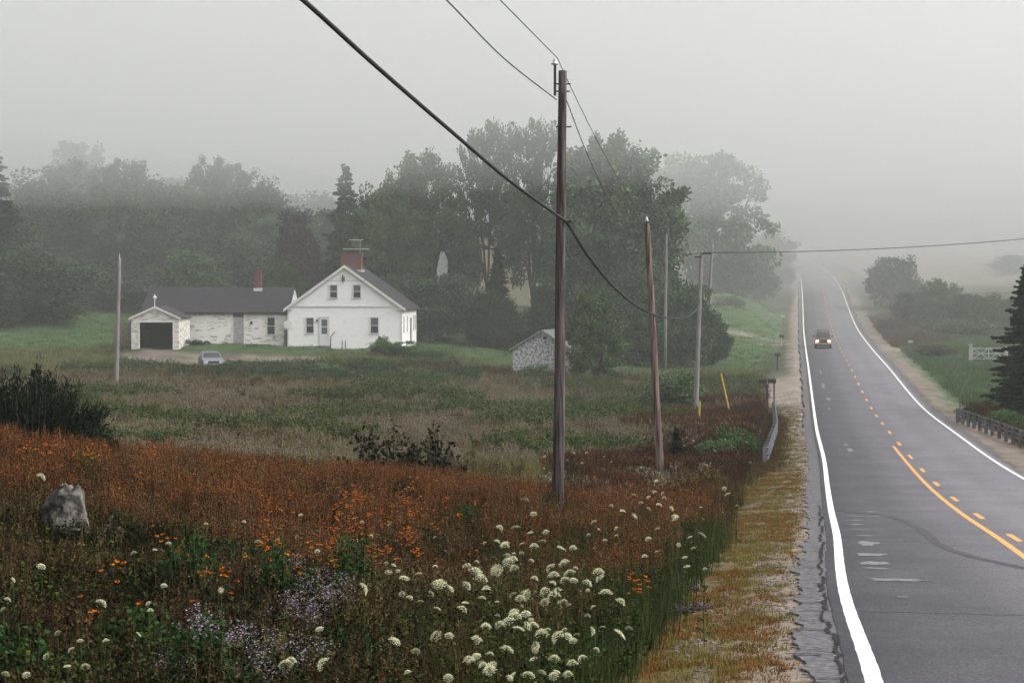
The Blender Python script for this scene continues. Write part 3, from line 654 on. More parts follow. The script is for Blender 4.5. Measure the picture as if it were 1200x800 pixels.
# ------------------------------------------------------------------ cars
def car(name, label, paint, loc, rz, suv=False, lit=False, s=1, group=None):
    t = thing(name, label, 'car', loc, rz, group, s)
    # x across, -y forward (nose towards -y), z up
    L_, wd = (4.6, 1.78) if not suv else (4.4, 1.8)
    if suv:
        prof = [(-2.2, .42, .86), (-2.24, .62, .9), (-2.15, .98, .94), (-1.9, 1.08, .95), (-1.0, 1.14, 1), (-.55, 1.16, 1)]
        low = [(-2.2, .42), (-2.26, .62), (-2.2, .98), (-1.95, 1.09), (-.95, 1.17), (2.0, 1.2), (2.15, 1.05), (2.2, .55), (2.1, .4)]
        top = [(-1.0, 1.16), (-.35, 1.72), (1.75, 1.76), (2.05, 1.19)]
    else:
        low = [(-2.25, .32), (-2.32, .52), (-2.25, .72), (-1.9, .84), (-.85, .96), (1.6, 1.0), (2.2, .96), (2.3, .6), (2.2, .35)]
        top = [(-1.0, .955), (-.25, 1.40), (.95, 1.42), (1.75, .99)]
    def loft(prof, w0, w1, z0, z1, nose=.0):
        m = MB(); n = len(prof); secs = []
        ks = (-1, -.93, 0, .93, 1)
        zc = [p[1] for p in prof]; zl, zh = min(zc), max(zc)
        for k in ks:
            pts = []
            for (y, z) in prof:
                f = (z - zl) / (zh - zl); hw = w0 * (1 - f) + w1 * f
                tap = 1 - nose * max(0, (abs(y) - 1.5)) ** 2
                inset = .05 if abs(k) == 1 else 0
                cy = sum(p[0] for p in prof) / n
                pts.append((k * hw * tap, y + (cy - y) * inset * .6, z - (inset * .5 if f > .8 else 0)))
            secs.append(pts)
        for a in secs: m.v += a
        for i in range(len(ks) - 1):
            for j in range(n):
                j2 = (j + 1) % n; m.face((i * n + j, i * n + j2, (i + 1) * n + j2, (i + 1) * n + j))
        m.face(range(n)); m.face([4 * n + j for j in range(n - 1, -1, -1)])
        return m
    loft(low, wd / 2, wd / 2 - .03, 0, 0, .12).build('body', paint, t, smooth=False)
    cb = loft(top, wd / 2 - .06, wd / 2 - .24, 0, 0); cb.build('cabin', paint, t)
    # glass panels slightly proud of the cabin
    (y0, z0), (y1, z1), (y2, z2), (y3, z3) = top
    def lerp(a, b_, f): return a + (b_ - a) * f
    def gp(face, n_='window'):
        m = MB(); m.poly(face); o = m.build(n_, M['glass'], t); return o
    hw0, hw1 = wd / 2 - .06, wd / 2 - .24
    def pt(side, a, f, e=.012):  # side glass point: a along, f up
        y = lerp(lerp(y0, y3, a), lerp(y1, y2, a), f); z = lerp(lerp(z0, z3, a), lerp(z1, z2, a), f); return (side * (lerp(hw0, hw1, f) + e), y, z)
    for sd_ in (-1, 1):
        for a0, a1 in ((.08, .46), (.50, .9)):
            q = [pt(sd_, a0, .12), pt(sd_, a1, .12), pt(sd_, a1, .86), pt(sd_, a0, .86)]
            gp(q if sd_ > 0 else q[::-1])
    def wp(ya, za, yb, zb, e):
        nrm = Vector((0, -(zb - za), (yb - ya))); nrm = nrm.normalized() * .02 * (1 if nrm.z > 0 else -1)
        def q(f, s_): return (s_ * (lerp(hw0, hw1, f) - .1), lerp(ya, yb, f) + nrm.y, lerp(za, zb, f) + nrm.z)
        return [q(.1, -1), q(.1, 1), q(.9, 1), q(.9, -1)]
    gp(wp(y0, z0, y1, z1, 1), 'windscreen'); gp(wp(y3, z3, y2, z2, -1)[::-1], 'rear_window')
    fz = .62 if not suv else .75
    ny = -2.30 if not suv else -2.235
    m = MB(); m.box(-.42, .42, ny - .03, ny + .12, fz - .08, fz + .12); 
    m.build('grille', M['dark_metal'], t)
    for sd_ in (-1, 1):
        m = MB(); m.box(sd_ * .62 - .17, sd_ * .62 + .17, ny - .035, ny + .14, fz - .05, fz + .13); m.build('headlight', M['headlight'] if lit else M['porcelain'], t)
        m = MB(); m.box(sd_ * .68 - .16, sd_ * .68 + .16, ny - .06, ny + .1, fz - .20, fz - .08); m.build('turn_signal', M['amber'] if lit else M['chrome'], t)
        m = MB(); m.box(sd_ * (wd / 2 + .09) - .09, sd_ * (wd / 2 + .09) + .09, -.95, -.83, z0 + .02, z0 + .17); m.build('wing_mirror', M['dark_metal'] if suv else paint, t)
        m = MB(); m.box(sd_ * .68 - .14, sd_ * .68 + .14, (2.19 if suv else 2.26), (2.24 if suv else 2.33), fz, fz + .2); m.build('tail_light', M['brick'], t)
    m = MB(); m.box(-.84, .84, ny - .12, ny - .02, .42, .56); m.build('bumper', M['chrome'] if suv else paint, t)
    m = MB(); m.box(-.17, .17, ny - .14, ny - .12, .44, .54); m.build('licence_plate', M['white_paint'], t)
    rr = .34 if suv else .30
    for sd_ in (-1, 1):
        for yy in (-1.42, 1.4):
            m = MB(); pr = [(rr - .03, -.11), (rr, -.07), (rr, .07), (rr - .03, .11)]
            m.tube([(sd_ * (wd / 2 - .12) + q[1], yy, rr) for q in pr], [q[0] for q in pr], 20); wh = m.build('wheel', M['rubber'], t)
            m = MB(); m.tube([(sd_ * (wd / 2 - .005), yy, rr), (sd_ * (wd / 2 + .008), yy, rr)], rr * .6, 14); m.build('rim', M['metal'], wh)
    m = MB(); m.box(-wd / 2 + .06, wd / 2 - .06, -2.0, 2.0, .22, .43); m.build('underbody', M['dark_metal'], t)
    if suv:
        m = MB()
        for sd_ in (-1, 1): m.tube([(sd_ * .6, -.2, 1.84), (sd_ * .6, 1.6, 1.86)], .025, 6)
        for yy in (-.1, .7, 1.5): m.tube([(-.6, yy, 1.85), (.6, yy, 1.85)], .02, 6)
        for sd_ in (-1, 1):
            for yy in (-.1, 1.5): m.tube([(sd_ * .6, yy, 1.72), (sd_ * .6, yy, 1.86)], .02, 5)
        m.build('roof_rack', M['dark_metal'], t)
    return t
sp = rp(222, 1.85)
M['maroon'] = mat('maroon_car_paint', (.075, .022, .028), rough=.3, spec=.6)
car('off_road_car', 'dark maroon off-road car with lit headlights coming down the wet road', M['maroon'], (sp.x, sp.y, sp.z + .006), -math.atan(float(heading(222))), suv=True, lit=True)
p = P(247, 430, 167.3)
car('parked_sedan', 'silver sedan parked on the gravel yard among tall weeds', M['silver'], (p.x, p.y, G(p.x, p.y) + .02), R(14))
p = P(147, 408, 179.5)
car('parked_car', 'dark car showing behind the short board fence at left of the garage', M['black_paint'], (P(150, 400, 185).x, 186.5, P(150, 409, 185).z), R(4), suv=True, s=.9)
p = at(242, 183.6)
m = MB()
for k in range(21):
    pass
ring = [(0.28 * math.cos(a), 0, .28 * math.sin(a)) for a in np.linspace(0, 2 * math.pi, 21)]
m.tube(ring, .11, 8, cap=False)
o = m.build('tyre', M['rubber'], smooth=True); o.location = (p.x, p.y, P(242, 404, 183.6).z); o.rotation_euler = (R(-12), 0, R(8)); tag(o, 'old black tyre leaning by the peeling wall right of the garage', 'tyre')

# grey shingled shed
sb = P(635, 437, 166)
sh = thing('shed', 'small grey weathered shingle shed with gable front near the light pole', 'shed', (sb.x, 166, sb.z), R(-13))
hw = 2.42
m = MB(); m.prism([(-hw, -.8), (hw, -.8), (hw, 1.95), (0, 3.35), (-hw, 1.95)], 'y', 0, 5.2); m.build('wall', M['shingle_grey'], sh)
gable_roof(sh, -hw, hw, 0, 5.2, 1.97, 3.37, .3, .09, M['roof_grey'], 'y', .18)
m = MB()
for s_ in (-1, 1):
    q = [(0, 3.5), (s_ * (hw + .32), 1.88), (s_ * (hw + .32), 1.76), (0, 3.37)]
    m.prism(q if s_ < 0 else q[::-1], 'y', -.23, -.185)
m.build('rake_board', M['metal'], sh)
m = MB(); m.box(-hw - .02, hw + .02, -.03, -.002, .5, .6); m.build('belt_board', M['white_paint'], sh)
m = MB(); m.box(.1, .38, -.04, -.002, 2.72, 2.95); m.build('vent', M['dark_metal'], sh)

# yellow barn-like house behind the big trees
yb = P(540, 405, 262)
yh = thing('yellow_house', 'dull yellow clapboard house showing in patches behind the tall maples', 'house', (yb.x, 262, G(yb.x, 262)), R(-4))
m = MB(); m.prism([(-1, -2), (12.5, -2), (12.5, 8.0), (5.75, 11.5), (-1, 8.0)], 'y', 0, 11); m.build('wall', M['yellow'], yh)
gable_roof(yh, -1, 12.5, 0, 11, 8.05, 11.55, .35, .18, M['roof'], 'y', .2)
for x in (1.2, 5.2, 9.3):
    for z in (1.2, 4.9): window(yh, x, z, .9, 1.5)
cp = P(518, 318, 215.5)
wh_ = thing('white_gable_shape', 'small bright white gable glimpsed between the trees', 'shed', (cp.x, 215.5, G(cp.x, 215.5)), 0)  # tall narrow stand-in for a white gable-like shape of uncertain kind
wh_.name = 'white_gable'
zz = cp.z - G(cp.x, 215.5)
m = MB(); m.prism([(-.55, -1), (.55, -1), (.55, zz + 1.2), (.2, zz + 2.1), (-.15, zz + 2.1), (-.55, zz + .2)], 'y', 0, 3); m.build('wall', M['white_paint'], wh_)
m = MB(); m.prism([(-.7, zz - .1), (-.17, zz + 2.12), (.22, zz + 2.12), (.66, zz + 1.1), (.68, zz + 1.22), (.26, zz + 2.25), (-.2, zz + 2.25), (-.78, zz - .05)][::-1], 'y', -.1, 3.1); m.build('roof', M['roof'], wh_)

# ------------------------------------------------------------------ utility poles, wires
def ins(parent, loc, s=1.0):
    m = MB(); m.lathe([(.03, 0), (.085, .02), (.10, .05), (.05, .07), (.055, .1), (.05, .15), (.02, .19)], 12, loc)
    return m.build('insulator', M['porcelain'], parent, smooth=True)
def pole(label, base, top, D, r, matk, hw=True, D2=None, extra=0.8):
    b = P(base[0], base[1], D); t = P(top[0], top[1], D2 or D); g = G(b.x, D)
    o = thing('utility_pole', label, 'utility pole', (b.x, b.y, min(b.z, g)), 0, 'utility poles along the road')
    off_ = Vector((b.x, b.y, min(b.z, g)))
    m = MB(); q = []; rad = []
    for k in range(15):
        f = k / 14; c = (b * (1 - f) + t * f) - off_; c.z = c.z if k else -.5
        q.append(c + Vector((.015 * vn(k, D, 3), 0, 0))); rad.append(r * (1.08 - .33 * f))
    m.tube(q, rad, 16); m.build('shaft', M[matk], o, smooth=True)
    return o, off_, t
pl, off_, t = pole('tall dark utility pole in the meadow, nearest of the poles', (654, 596), (659, 83), 50, .134, 'pole_dark')
tl = t - off_
m = MB(); m.box(tl.x - .21, tl.x - .15, -.06, .06, tl.z - .6, tl.z + .12); m.tube([(tl.x - .18, 0, tl.z + .1), (tl.x - .18, 0, tl.z + .2)], .02, 6); m.build('bracket', M['dark_metal'], pl)
ins(pl, (tl.x - .18, 0, tl.z + .13))
m = MB()
for z, x in ((tl.z - .32, .2), (tl.z - .5, .18), (tl.z - 1.36, .22)): m.tube([(tl.x - .16, 0, z), (tl.x + x, 0, z)], .02, 6)
m.build('through_bolt', M['dark_metal'], pl)
q = P(664, 260, 50) - off_
m = MB(); m.tube([(q.x - .05, -.02, q.z), (q.x + .12, -.05, q.z + .02)], .035, 8); m.build('cable_clamp', M['dark_metal'], pl)
p2, off2, t2 = pole('reddish leaning utility pole with bare grey top, second along the verge', (775, 568), (758, 262), 83, .15, 'pole_red')
tl = t2 - off2; m = MB(); m.box(tl.x - .05, tl.x + .02, -.18, -.12, tl.z - .5, tl.z + .1); m.build('bracket', M['dark_metal'], p2); ins(p2, (tl.x - .02, -.15, tl.z + .08))
p3, off3, t3 = pole('pale grey utility pole beside the yellow stakes, carrying the thick cable', (815, 492), (822, 295), 129, .15, 'pole_grey')
tl = t3 - off3; m = MB(); m.tube([(tl.x, -.1, tl.z - .1), (tl.x + .6, -.1, tl.z - .12)], .06, 6); m.tube([(tl.x - .45, -.1, tl.z - .35), (tl.x, -.1, tl.z - .3)], .05, 6); m.build('bracket', M['dark_metal'], p3)
p4, off4, t4 = pole('faint thin utility pole seen in front of the far oak', (831, 352), (835, 286), 205, .15, 'pole_grey')
p5, off5, t5 = pole('dim grey utility pole against the dark trees behind the red pole', (780, 372), (781, 275), 175, .12, 'pole_grey')
p6, off6, t6 = pole('grey utility pole standing alone in the field before the garage', (136, 453), (140, 303), 137, .15, 'pole_grey')
tl = t6 - off6; m = MB(); m.tube([(tl.x, 0, tl.z - .05), (tl.x, 0, tl.z + .35)], .035, 6); m.build('top_pin', M['porcelain'], p6)
def wire(name, label, pts, r, mk, n=8):
    ts = np.arange(len(pts), dtype=float); A_ = np.array([tuple(p) for p in pts]); f = [hermite(ts, A_[:, i]) for i in range(3)]
    if len(pts) > 2: q = [(float(f[0](u)), float(f[1](u)), float(f[2](u))) for u in np.linspace(0, len(pts) - 1, (len(pts) - 1) * n + 1)]
    else: q = pts
    m = MB(); m.tube(q, r, 6); o = m.build(name, M[mk], smooth=True); tag(o, label, 'cable'); return o
def span(a, b_, sag, n=18):
    a, b_ = Vector(a), Vector(b_); return [a.lerp(b_, f) - Vector((0, 0, 4 * sag * f * (1 - f))) for f in np.linspace(0, 1, n)]
def ln(D): return 1.33 + .135 * (D - 50)
wire('overhead_cable', 'thick black cable dropping from the sky to the nearest pole', [(-4.75, 8, 5.9), P(228, -107, 20), P(355, 0, 26), P(440, 77, 29.6), P(530, 155, 35), P(600, 214, 41.5), P(664, 260, 50)], .034, 'black_cable')
pts = [P(664, 260, 50), P(690, 301, 55.6), P(720, 337, 63.8), P(750, 361, 74.8), P(775, 371, 86), P(792, 373, 97), P(808, 370, 112), P(818, 360, 126), P(820, 350, 128.8)]
wire('overhead_cable', 'thick black cable sagging from the nearest pole across the red pole', pts, .038, 'black_cable')
a = P(653, 68, 50); b_ = P(758, 258, 83)
wire('overhead_wire', 'thin wire reaching the white insulator atop the nearest pole', [(-4.8, 9, 6.6), P(480, -110, 30), P(586, 0, 40.5), a], .012, 'wire')
wire('overhead_wire', 'thin wire meeting the nearest pole just under its top', [(-4.8, 9, 6.0), P(455, -62, 29), P(523, 0, 35), P(590, 68, 41.5), P(652, 117, 50)], .014, 'wire')
wire('overhead_wire', 'upper thin wire from the nearest pole to the top of the red pole', span(a, b_, .35), .011, 'wire', 2)
wire('overhead_wire', 'lower thin wire from the nearest pole down to the red pole', [P(664, 118, 50), P(690, 185, 57), P(720, 246, 66), P(757, 302, 83)], .013, 'wire')
wire('overhead_wire', 'thin wire from the red pole top to the grey pole beyond', span(b_, t3, .8), .012, 'wire', 2)
wire('overhead_wire', 'black wire crossing high over the road from the grey pole', span(P(822, 296, 129), P(1330, 266, 140), .45), .026, 'black_cable', 2)
wire('overhead_wire', 'faint wire running left across the trees from the grey pole', span(P(781, 297, 175), P(822, 296, 129), .1), .02, 'wire', 2)
wire('overhead_wire', 'faint wire in front of the wooded left hillside beyond the field pole', span(P(-60, 330, 132), P(139, 326, 137), .15), .015, 'wire', 2)
wire('overhead_wire', 'long faint wire passing before the farmhouse gable and tall trees', span(P(139, 326, 137), P(781, 322, 175), .3), .015, 'wire', 2)
wire('overhead_wire', 'thin wire linking the grey pole and the faint far pole', span(P(822, 300, 129), P(835, 290, 205), .6), .018, 'wire', 2)
# off-frame pole that holds the near ends
o = thing('utility_pole', 'dark utility pole near the camera, out of the frame at left', 'utility pole', (-4.8, 8, G(-4.8, 8)), 0, 'utility poles along the road')
m = MB(); m.tube([(0, 0, -.4), (0, 0, 6.7 - G(-4.8, 8))], [.16, .12], 14); m.build('shaft', M['pole_dark'], o, smooth=True)
# yellow guards
def guard(label, a, b_, D):
    a = P(*a, D); b_ = P(*b_, D); g = G(a.x, D); a.z = min(a.z, g) - .1
    m = MB(); m.tube([a, b_], .055, 8); o = m.build('marker_stake', M['yellow_plastic']); tag(o, label, 'marker stake')
guard('upright yellow stake close beside the pale grey pole', (819, 500), (820, 470), 121)
guard('leaning yellow stake standing alone in the green verge grass', (857, 480), (845, 438), 127)
# ------------------------------------------------------------------ mailboxes, guard rails, gate
def mailbox(name, label, px, py0, h, D, twin=False, postm='brown_wood', boxm='dark_metal', s=1, rz=R(80)):
    b = P(px, py0, D); g = G(b.x, D)
    o = thing(name, label, 'mailbox', (b.x, b.y, g), rz)
    q_ = .05 * s; m = MB(); m.box(-q_, q_, -q_, q_, -.4, h); m.build('post', M[postm], o)
    for k in ((-.0,) if not twin else (-.22, .2)):
        m = MB(); pr = [(.13 * math.cos(a), .16 + .13 * math.sin(a)) for a in np.linspace(0, math.pi, 9)] + [(-.13, 0), (.13, 0)]
        pr = [(x + k * 0, z + h) for x, z in pr]
        m.prism(pr, 'y', -.26 + k, .26 + k) if not twin else m.prism([(x + (0), z) for x, z in pr], 'y', -.2 + k * 1.05, .2 + k * 1.05)
        bx_ = m.build('box', M[boxm], o); bx_.scale = (s, s, 1 + (s - 1) * .2)
        m = MB(); m.box(.135, .15, -.1 + k, -.06 + k, h + .12, h + .36); m.build('flag', M['brick'], bx_)
    return o
mailbox('mailbox', 'pair of dark mailboxes on one post at the end of the left cable rail', 899, 473, 1.75, 131, True, s=1.3)
mailbox('mailbox', 'dark mailbox on a thick post beyond the gravel drive at left', 911, 428, 1.25, 180, False, 'dark_metal')
m_ = mailbox('mailbox', 'small mailbox on a pale post between the two farm tracks', 916, 403, 1.0, 229, False, 'white_paint')
mailbox('mailbox', 'white mailbox, farthest along the left verge', 918, 380, 1.0, 282, False, 'grey_wood', 'white_paint')
mailbox('mailbox', 'grey mailbox on the right verge beside the brown shrub', 1067, 415, 1.0, 214, False, 'grey_wood', 'metal')
b = P(907, 474, 131)
m = MB(); m.box(-.05, .05, -.05, .05, -.4, 2.0); o = m.build('grey_post', M['grey_wood']); o.location = (b.x, b.y, G(b.x, b.y)); tag(o, 'thin grey post right beside the twin mailboxes', 'post')
b = P(891, 545, 84); o = thing('marker_post', 'slim dark post with a red band at near end of the left rail', 'marker post', (b.x, b.y, G(b.x, b.y)))
m = MB(); m.box(-.05, .05, -.03, .03, -.4, 1.85); m.build('post', M['dark_metal'], o)
m = MB(); m.box(-.055, .055, -.035, .035, 1.35, 1.5); m.build('reflector', M['brick'], o)
def cable_rail(label, pts, h=.68, step=2.0):
    p0 = pts[0]; o = thing('guard_rail', label, 'guard rail', (p0[0], p0[1], G(p0[0], p0[1])), 0)
    off_ = Vector(o.location); Q = []
    for i in range(len(pts) - 1):
        a, b_ = Vector((*pts[i], 0)), Vector((*pts[i + 1], 0)); n = max(1, int((b_ - a).length / step))
        for k in range(n): Q.append(a.lerp(b_, k / n))
    Q.append(Vector((*pts[-1], 0)))
    for q in Q: q.z = G(q.x, q.y)
    for q in Q:
        m = MB(); a = q - off_; m.box(a.x - .08, a.x + .08, a.y - .08, a.y + .08, a.z - .3, a.z + h + .06); m.build('post', M['grey_wood'], o)
    for hz in (h, h - .24, h - .46):
        m = MB(); m.tube([q - off_ + Vector((0.11, 0, hz)) for q in Q], .045, 6); m.build('cable', M['rail'], o)
    return o
pa = P(896, 540, 84); pb = P(906, 478, 128)
cable_rail('grey cable guard rail along the left verge before the twin mailboxes', [(pa.x, pa.y), ((pa.x + pb.x) / 2 + .15, 105), (pb.x, pb.y)])
pa = P(1122, 492, 116); pb = P(1235, 545, 88)
cable_rail('grey cable guard rail below the dark spruce on the right verge', [(pa.x, pa.y), (pb.x, pb.y)], h=.75)
q = P(1125, 485, 117); m = MB(); m.box(-.04, .04, -.04, .04, -.3, 2.0); o = m.build('grey_post', M['grey_wood']); o.location = (q.x, q.y, G(q.x, q.y)); tag(o, 'thin grey post at the far end of the right rail', 'post')
gp_ = P(1137, 423, 197); gt = thing('field_gate', 'white wooden cross-braced gate with thick post by the dark spruce', 'gate', (gp_.x, gp_.y, G(gp_.x, gp_.y)), R(3))
m = MB(); m.box(-.16, .16, -.16, .16, -.3, 1.65); m.box(-.2, .2, -.2, .2, 1.65, 1.72); m.build('post', M['pale_wood'], gt)
m = MB(); m.box(3.45, 3.65, -.1, .1, -.3, 1.45); m.build('post', M['white_paint'], gt)
m = MB()
for z in (.22, .72, 1.22): m.box(.16, 3.43, -.04, .04, z, z + .12)
for x in (.16, 1.75, 3.33): m.box(x, x + .1, -.05, .05, .2, 1.34)
m.tube([(.2, -.06, .25), (1.8, -.06, 1.3)], .05, 4); m.tube([(.2, -.06, 1.3), (1.8, -.06, .25)], .05, 4); m.tube([(1.8, -.06, .25), (3.4, -.06, 1.3)], .05, 4); m.tube([(1.8, -.06, 1.3), (3.4, -.06, .25)], .05, 4)
m.build('gate_leaf', M['pale_wood'], gt)

# ------------------------------------------------------------------ trees
def leafq(m, c, s, d=None, tint=None, wr=.34):
    """one leaf spray: a small bent rhombus"""
    c = Vector(c)
    d = Vector((rng.gauss(0, 1), rng.gauss(0, 1), rng.gauss(0, 1) * .7)) if d is None else Vector(d)
    d.normalize(); r = Vector((rng.gauss(0, 1), rng.gauss(0, 1), rng.gauss(0, 1))); u = d.cross(r).normalized()
    m.ti = rng.random() if tint is None else tint
    b = len(m.v); m.v += [tuple(c), tuple(c + d * s * .5 + u * s * wr), tuple(c + d * s), tuple(c + d * s * .5 - u * s * wr)]
    m.face((b, b + 1, b + 2, b + 3))
def broad(seed, h=20, w_=13, trunk=.25, nl=6, clumps=70, per=90, ls=.42, up=.5, leaf='leaf_a', shoots=False, cr=1.5, tr=.45):
    r = random.Random(seed); tk = MB(); cr_ = MB()
    z0 = h * max(trunk, .02); cz = (h + z0 * .7) / 2; hz = (h - z0 * .7) / 2
    tk.tube([(0, 0, -.6), (0, 0, .4), (.1, 0, z0 * .6), (.05, .1, z0)], [tr * 1.4, tr, tr * .85, tr * .75], 9)
    cents = []
    ends = []
    for i in range(nl):
        a = 2 * math.pi * i / nl + r.uniform(-.4, .4); sp_ = r.uniform(.25, .8); hh = h * r.uniform(.72, .97) if i else h
        if i == 0: sp_ = .1
        e = Vector((math.cos(a) * w_ / 2 * sp_, math.sin(a) * w_ / 2 * sp_, hh - cr))
        s_ = Vector((.05, .1, z0)); mid = s_.lerp(e, .5) + Vector((math.cos(a), math.sin(a), 0)) * w_ * .06
        L_ = [s_ * (1 - f) ** 2 + mid * 2 * f * (1 - f) + e * f * f for f in (0, .25, .5, .75, 1)]
        tk.tube(L_, [tr * .5, tr * .42, tr * .3, tr * .18, .05], 6); ends.append(L_)
    k = 0
    while len(cents) < clumps:
        # pick a point in the envelope, shell-biased, uneven
        a = r.uniform(0, 2 * math.pi); q = r.random() ** .38; ph = math.acos(r.uniform(-.99 if trunk < .05 else -.75, 1))
        lump = 1 + (.10 if shoots else .2) * math.sin(a * 3 + seed) * math.sin(ph * 3 + seed * 2) + r.uniform(-.08, .12)
        c = Vector((math.sin(ph) * math.cos(a) * w_ / 2 * q * lump, math.sin(ph) * math.sin(a) * w_ / 2 * q * lump, cz + math.cos(ph) * hz * q * lump))
        if c.z > h: c.z = h - r.random()
        cents.append(c)
    for c in cents:
        # twig from nearest limb point
        best = min((p for L_ in ends for p in L_[1:]), key=lambda p: (p - c).length + max(0, p.z - c.z) * 2)
        tk.tube([best, best.lerp(c, .55) + Vector((0, 0, -.15)), c], [.09, .055, .02], 4, cap=False)
        rad = cr * r.uniform(.65, 1.25); outd = Vector((c.x, c.y, (c.z - cz) * .6 + up * 4)).normalized()
        base_t = r.random()
        for _ in range(per):
            v = Vector((r.gauss(0, 1), r.gauss(0, 1), r.gauss(0, 1))); v.normalize(); v *= rad * r.random() ** .4
            if shoots: v = v * .7 + outd * r.random() ** .8 * rad * 1.3
            v.z *= .75
            rng2 = Vector((r.gauss(0, 1), r.gauss(0, 1), r.gauss(0, .6))) + outd * .6
            leafq(cr_, c + v, ls * r.uniform(.6, 1.3), rng2, min(1, max(0, base_t * .6 + r.random() * .4)))
    return tk, cr_
def conifer(seed, h=14, w_=6, ls=.5, dens=1.0, leaf='needle', lay=None):
    r = random.Random(seed); tk = MB(); cr_ = MB()
    tk.tube([(0, 0, -.5), (0, 0, h * .5), (0, 0, h)], [h * .016, h * .01, .02], 7)
    n = int((lay or h * 2.2))
    for i in range(n):
        f = (i + r.random() * .6) / n; z = h * (.06 + .93 * f); L0 = w_ / 2 * (1 - f) ** .8 * r.uniform(.8, 1.15) + .15
        nb = 7 if f < .7 else 5
        for k in range(nb):
            a = r.uniform(0, 2 * math.pi); L_ = L0 * r.uniform(.55, 1.12); z = h * (.05 + .94 * min(1, f + r.uniform(-.03, .03))); dr = -.12 - .25 * (1 - f)
            if r.random() < .06: continue
            tip = Vector((math.cos(a) * L_, math.sin(a) * L_, z + dr * L_ + .1 * L_))
            s_ = Vector((0, 0, z)); tk.tube([s_, s_.lerp(tip, .6) + Vector((0, 0, -.05 * L_)), tip], [.035, .02, .008], 4, cap=False)
            bt = r.random()
            for q in range(max(3, int(L_ * 13 * dens))):
                g = r.random() ** .7; p = s_.lerp(tip, g); p.z -= .05 * L_ * math.sin(g * 3)
                sd_ = r.choice((-1, 1)); side = Vector((-math.sin(a) * sd_, math.cos(a) * sd_, -.25))
                d = Vector((math.cos(a), math.sin(a), 0)) * .8 + side * r.uniform(.2, 1.0) + Vector((0, 0, r.uniform(-.45, .1)))
                leafq(cr_, p, ls * r.uniform(.5, 1.1) * (1.1 - .5 * g), d, bt * .5 + r.random() * .5)
    return tk, cr_
PROTO = {}
def mkproto(key, gen, leaf):
    tk, cr_ = gen
    a = tk.build('trunk', M['bark'], smooth=True); b_ = cr_.build('crown', M[leaf])
    H_ = max(v[2] for v in cr_.v); W2 = np.percentile([math.hypot(v[0], v[1]) for v in cr_.v], 97) * 2
    PROTO[key] = (a.data, b_.data, H_, W2); bpy.data.objects.remove(a); bpy.data.objects.remove(b_)
mkproto('maple', broad(1, 21, 13, .22, 7, 135, 140, .46, .9, shoots=True, cr=1.55), 'leaf_a')
mkproto('maple2', broad(5, 20, 13, .08, 6, 190, 140, .48, .6, shoots=True, cr=1.6), 'leaf_a')
mkproto('dense', broad(2, 17, 13, .03, 6, 200, 130, .5, .3, cr=1.9), 'leaf_b')
mkproto('round', broad(3, 14, 12, .0, 5, 170, 90, .6, .3, cr=1.7), 'leaf_b')
mkproto('oak', broad(4, 20, 17, .2, 7, 120, 100, .62, .1, cr=1.6, tr=.6), 'leaf_a')
mkproto('light', broad(6, 12, 9, .0, 5, 170, 90, .48, .7, shoots=True, cr=1.2), 'leaf_c')
mkproto('bush', broad(7, 4, 5.5, .0, 5, 90, 80, .28, .3, cr=.75, tr=.1), 'leaf_a')
mkproto('purple', broad(8, 14, 9, .06, 5, 130, 90, .55, .3, cr=1.4), 'leaf_p')
mkproto('spruce', conifer(9, 14, 7.0, .62, 2.1, lay=75), 'needle')
mkproto('pine', conifer(10, 18, 8.0, .8, 1.7, lay=60), 'leaf_b')
CNT = {}
def tree(key, name, label, px, top, wpx, D, base=None, cat='tree', group=None, leaf=None):
    p = at(px, D); g = p.z if base is None else min(p.z, P(px, base, D).z); z = P(px, top, D).z
    h = z - g; W2 = wpx * D / FPX
    tm, cm, H0, W0 = PROTO[key]
    s = thing(name, label, cat, (p.x, p.y, g), rng.uniform(0, 6.28), group); s.scale = (W2 / W0, W2 / W0, h / H0)
    for nme, dm in (('trunk', tm), ('crown', cm)):
        c = bpy.data.objects.new(nme, dm); sc.collection.objects.link(c); c.parent = s
        if nme == 'crown' and leaf:
            c.data = bpy.data.meshes.get('crown_' + key + leaf) or dm.copy(); c.data.name = 'crown_' + key + leaf; c.data.materials[0] = M[leaf]
    return s
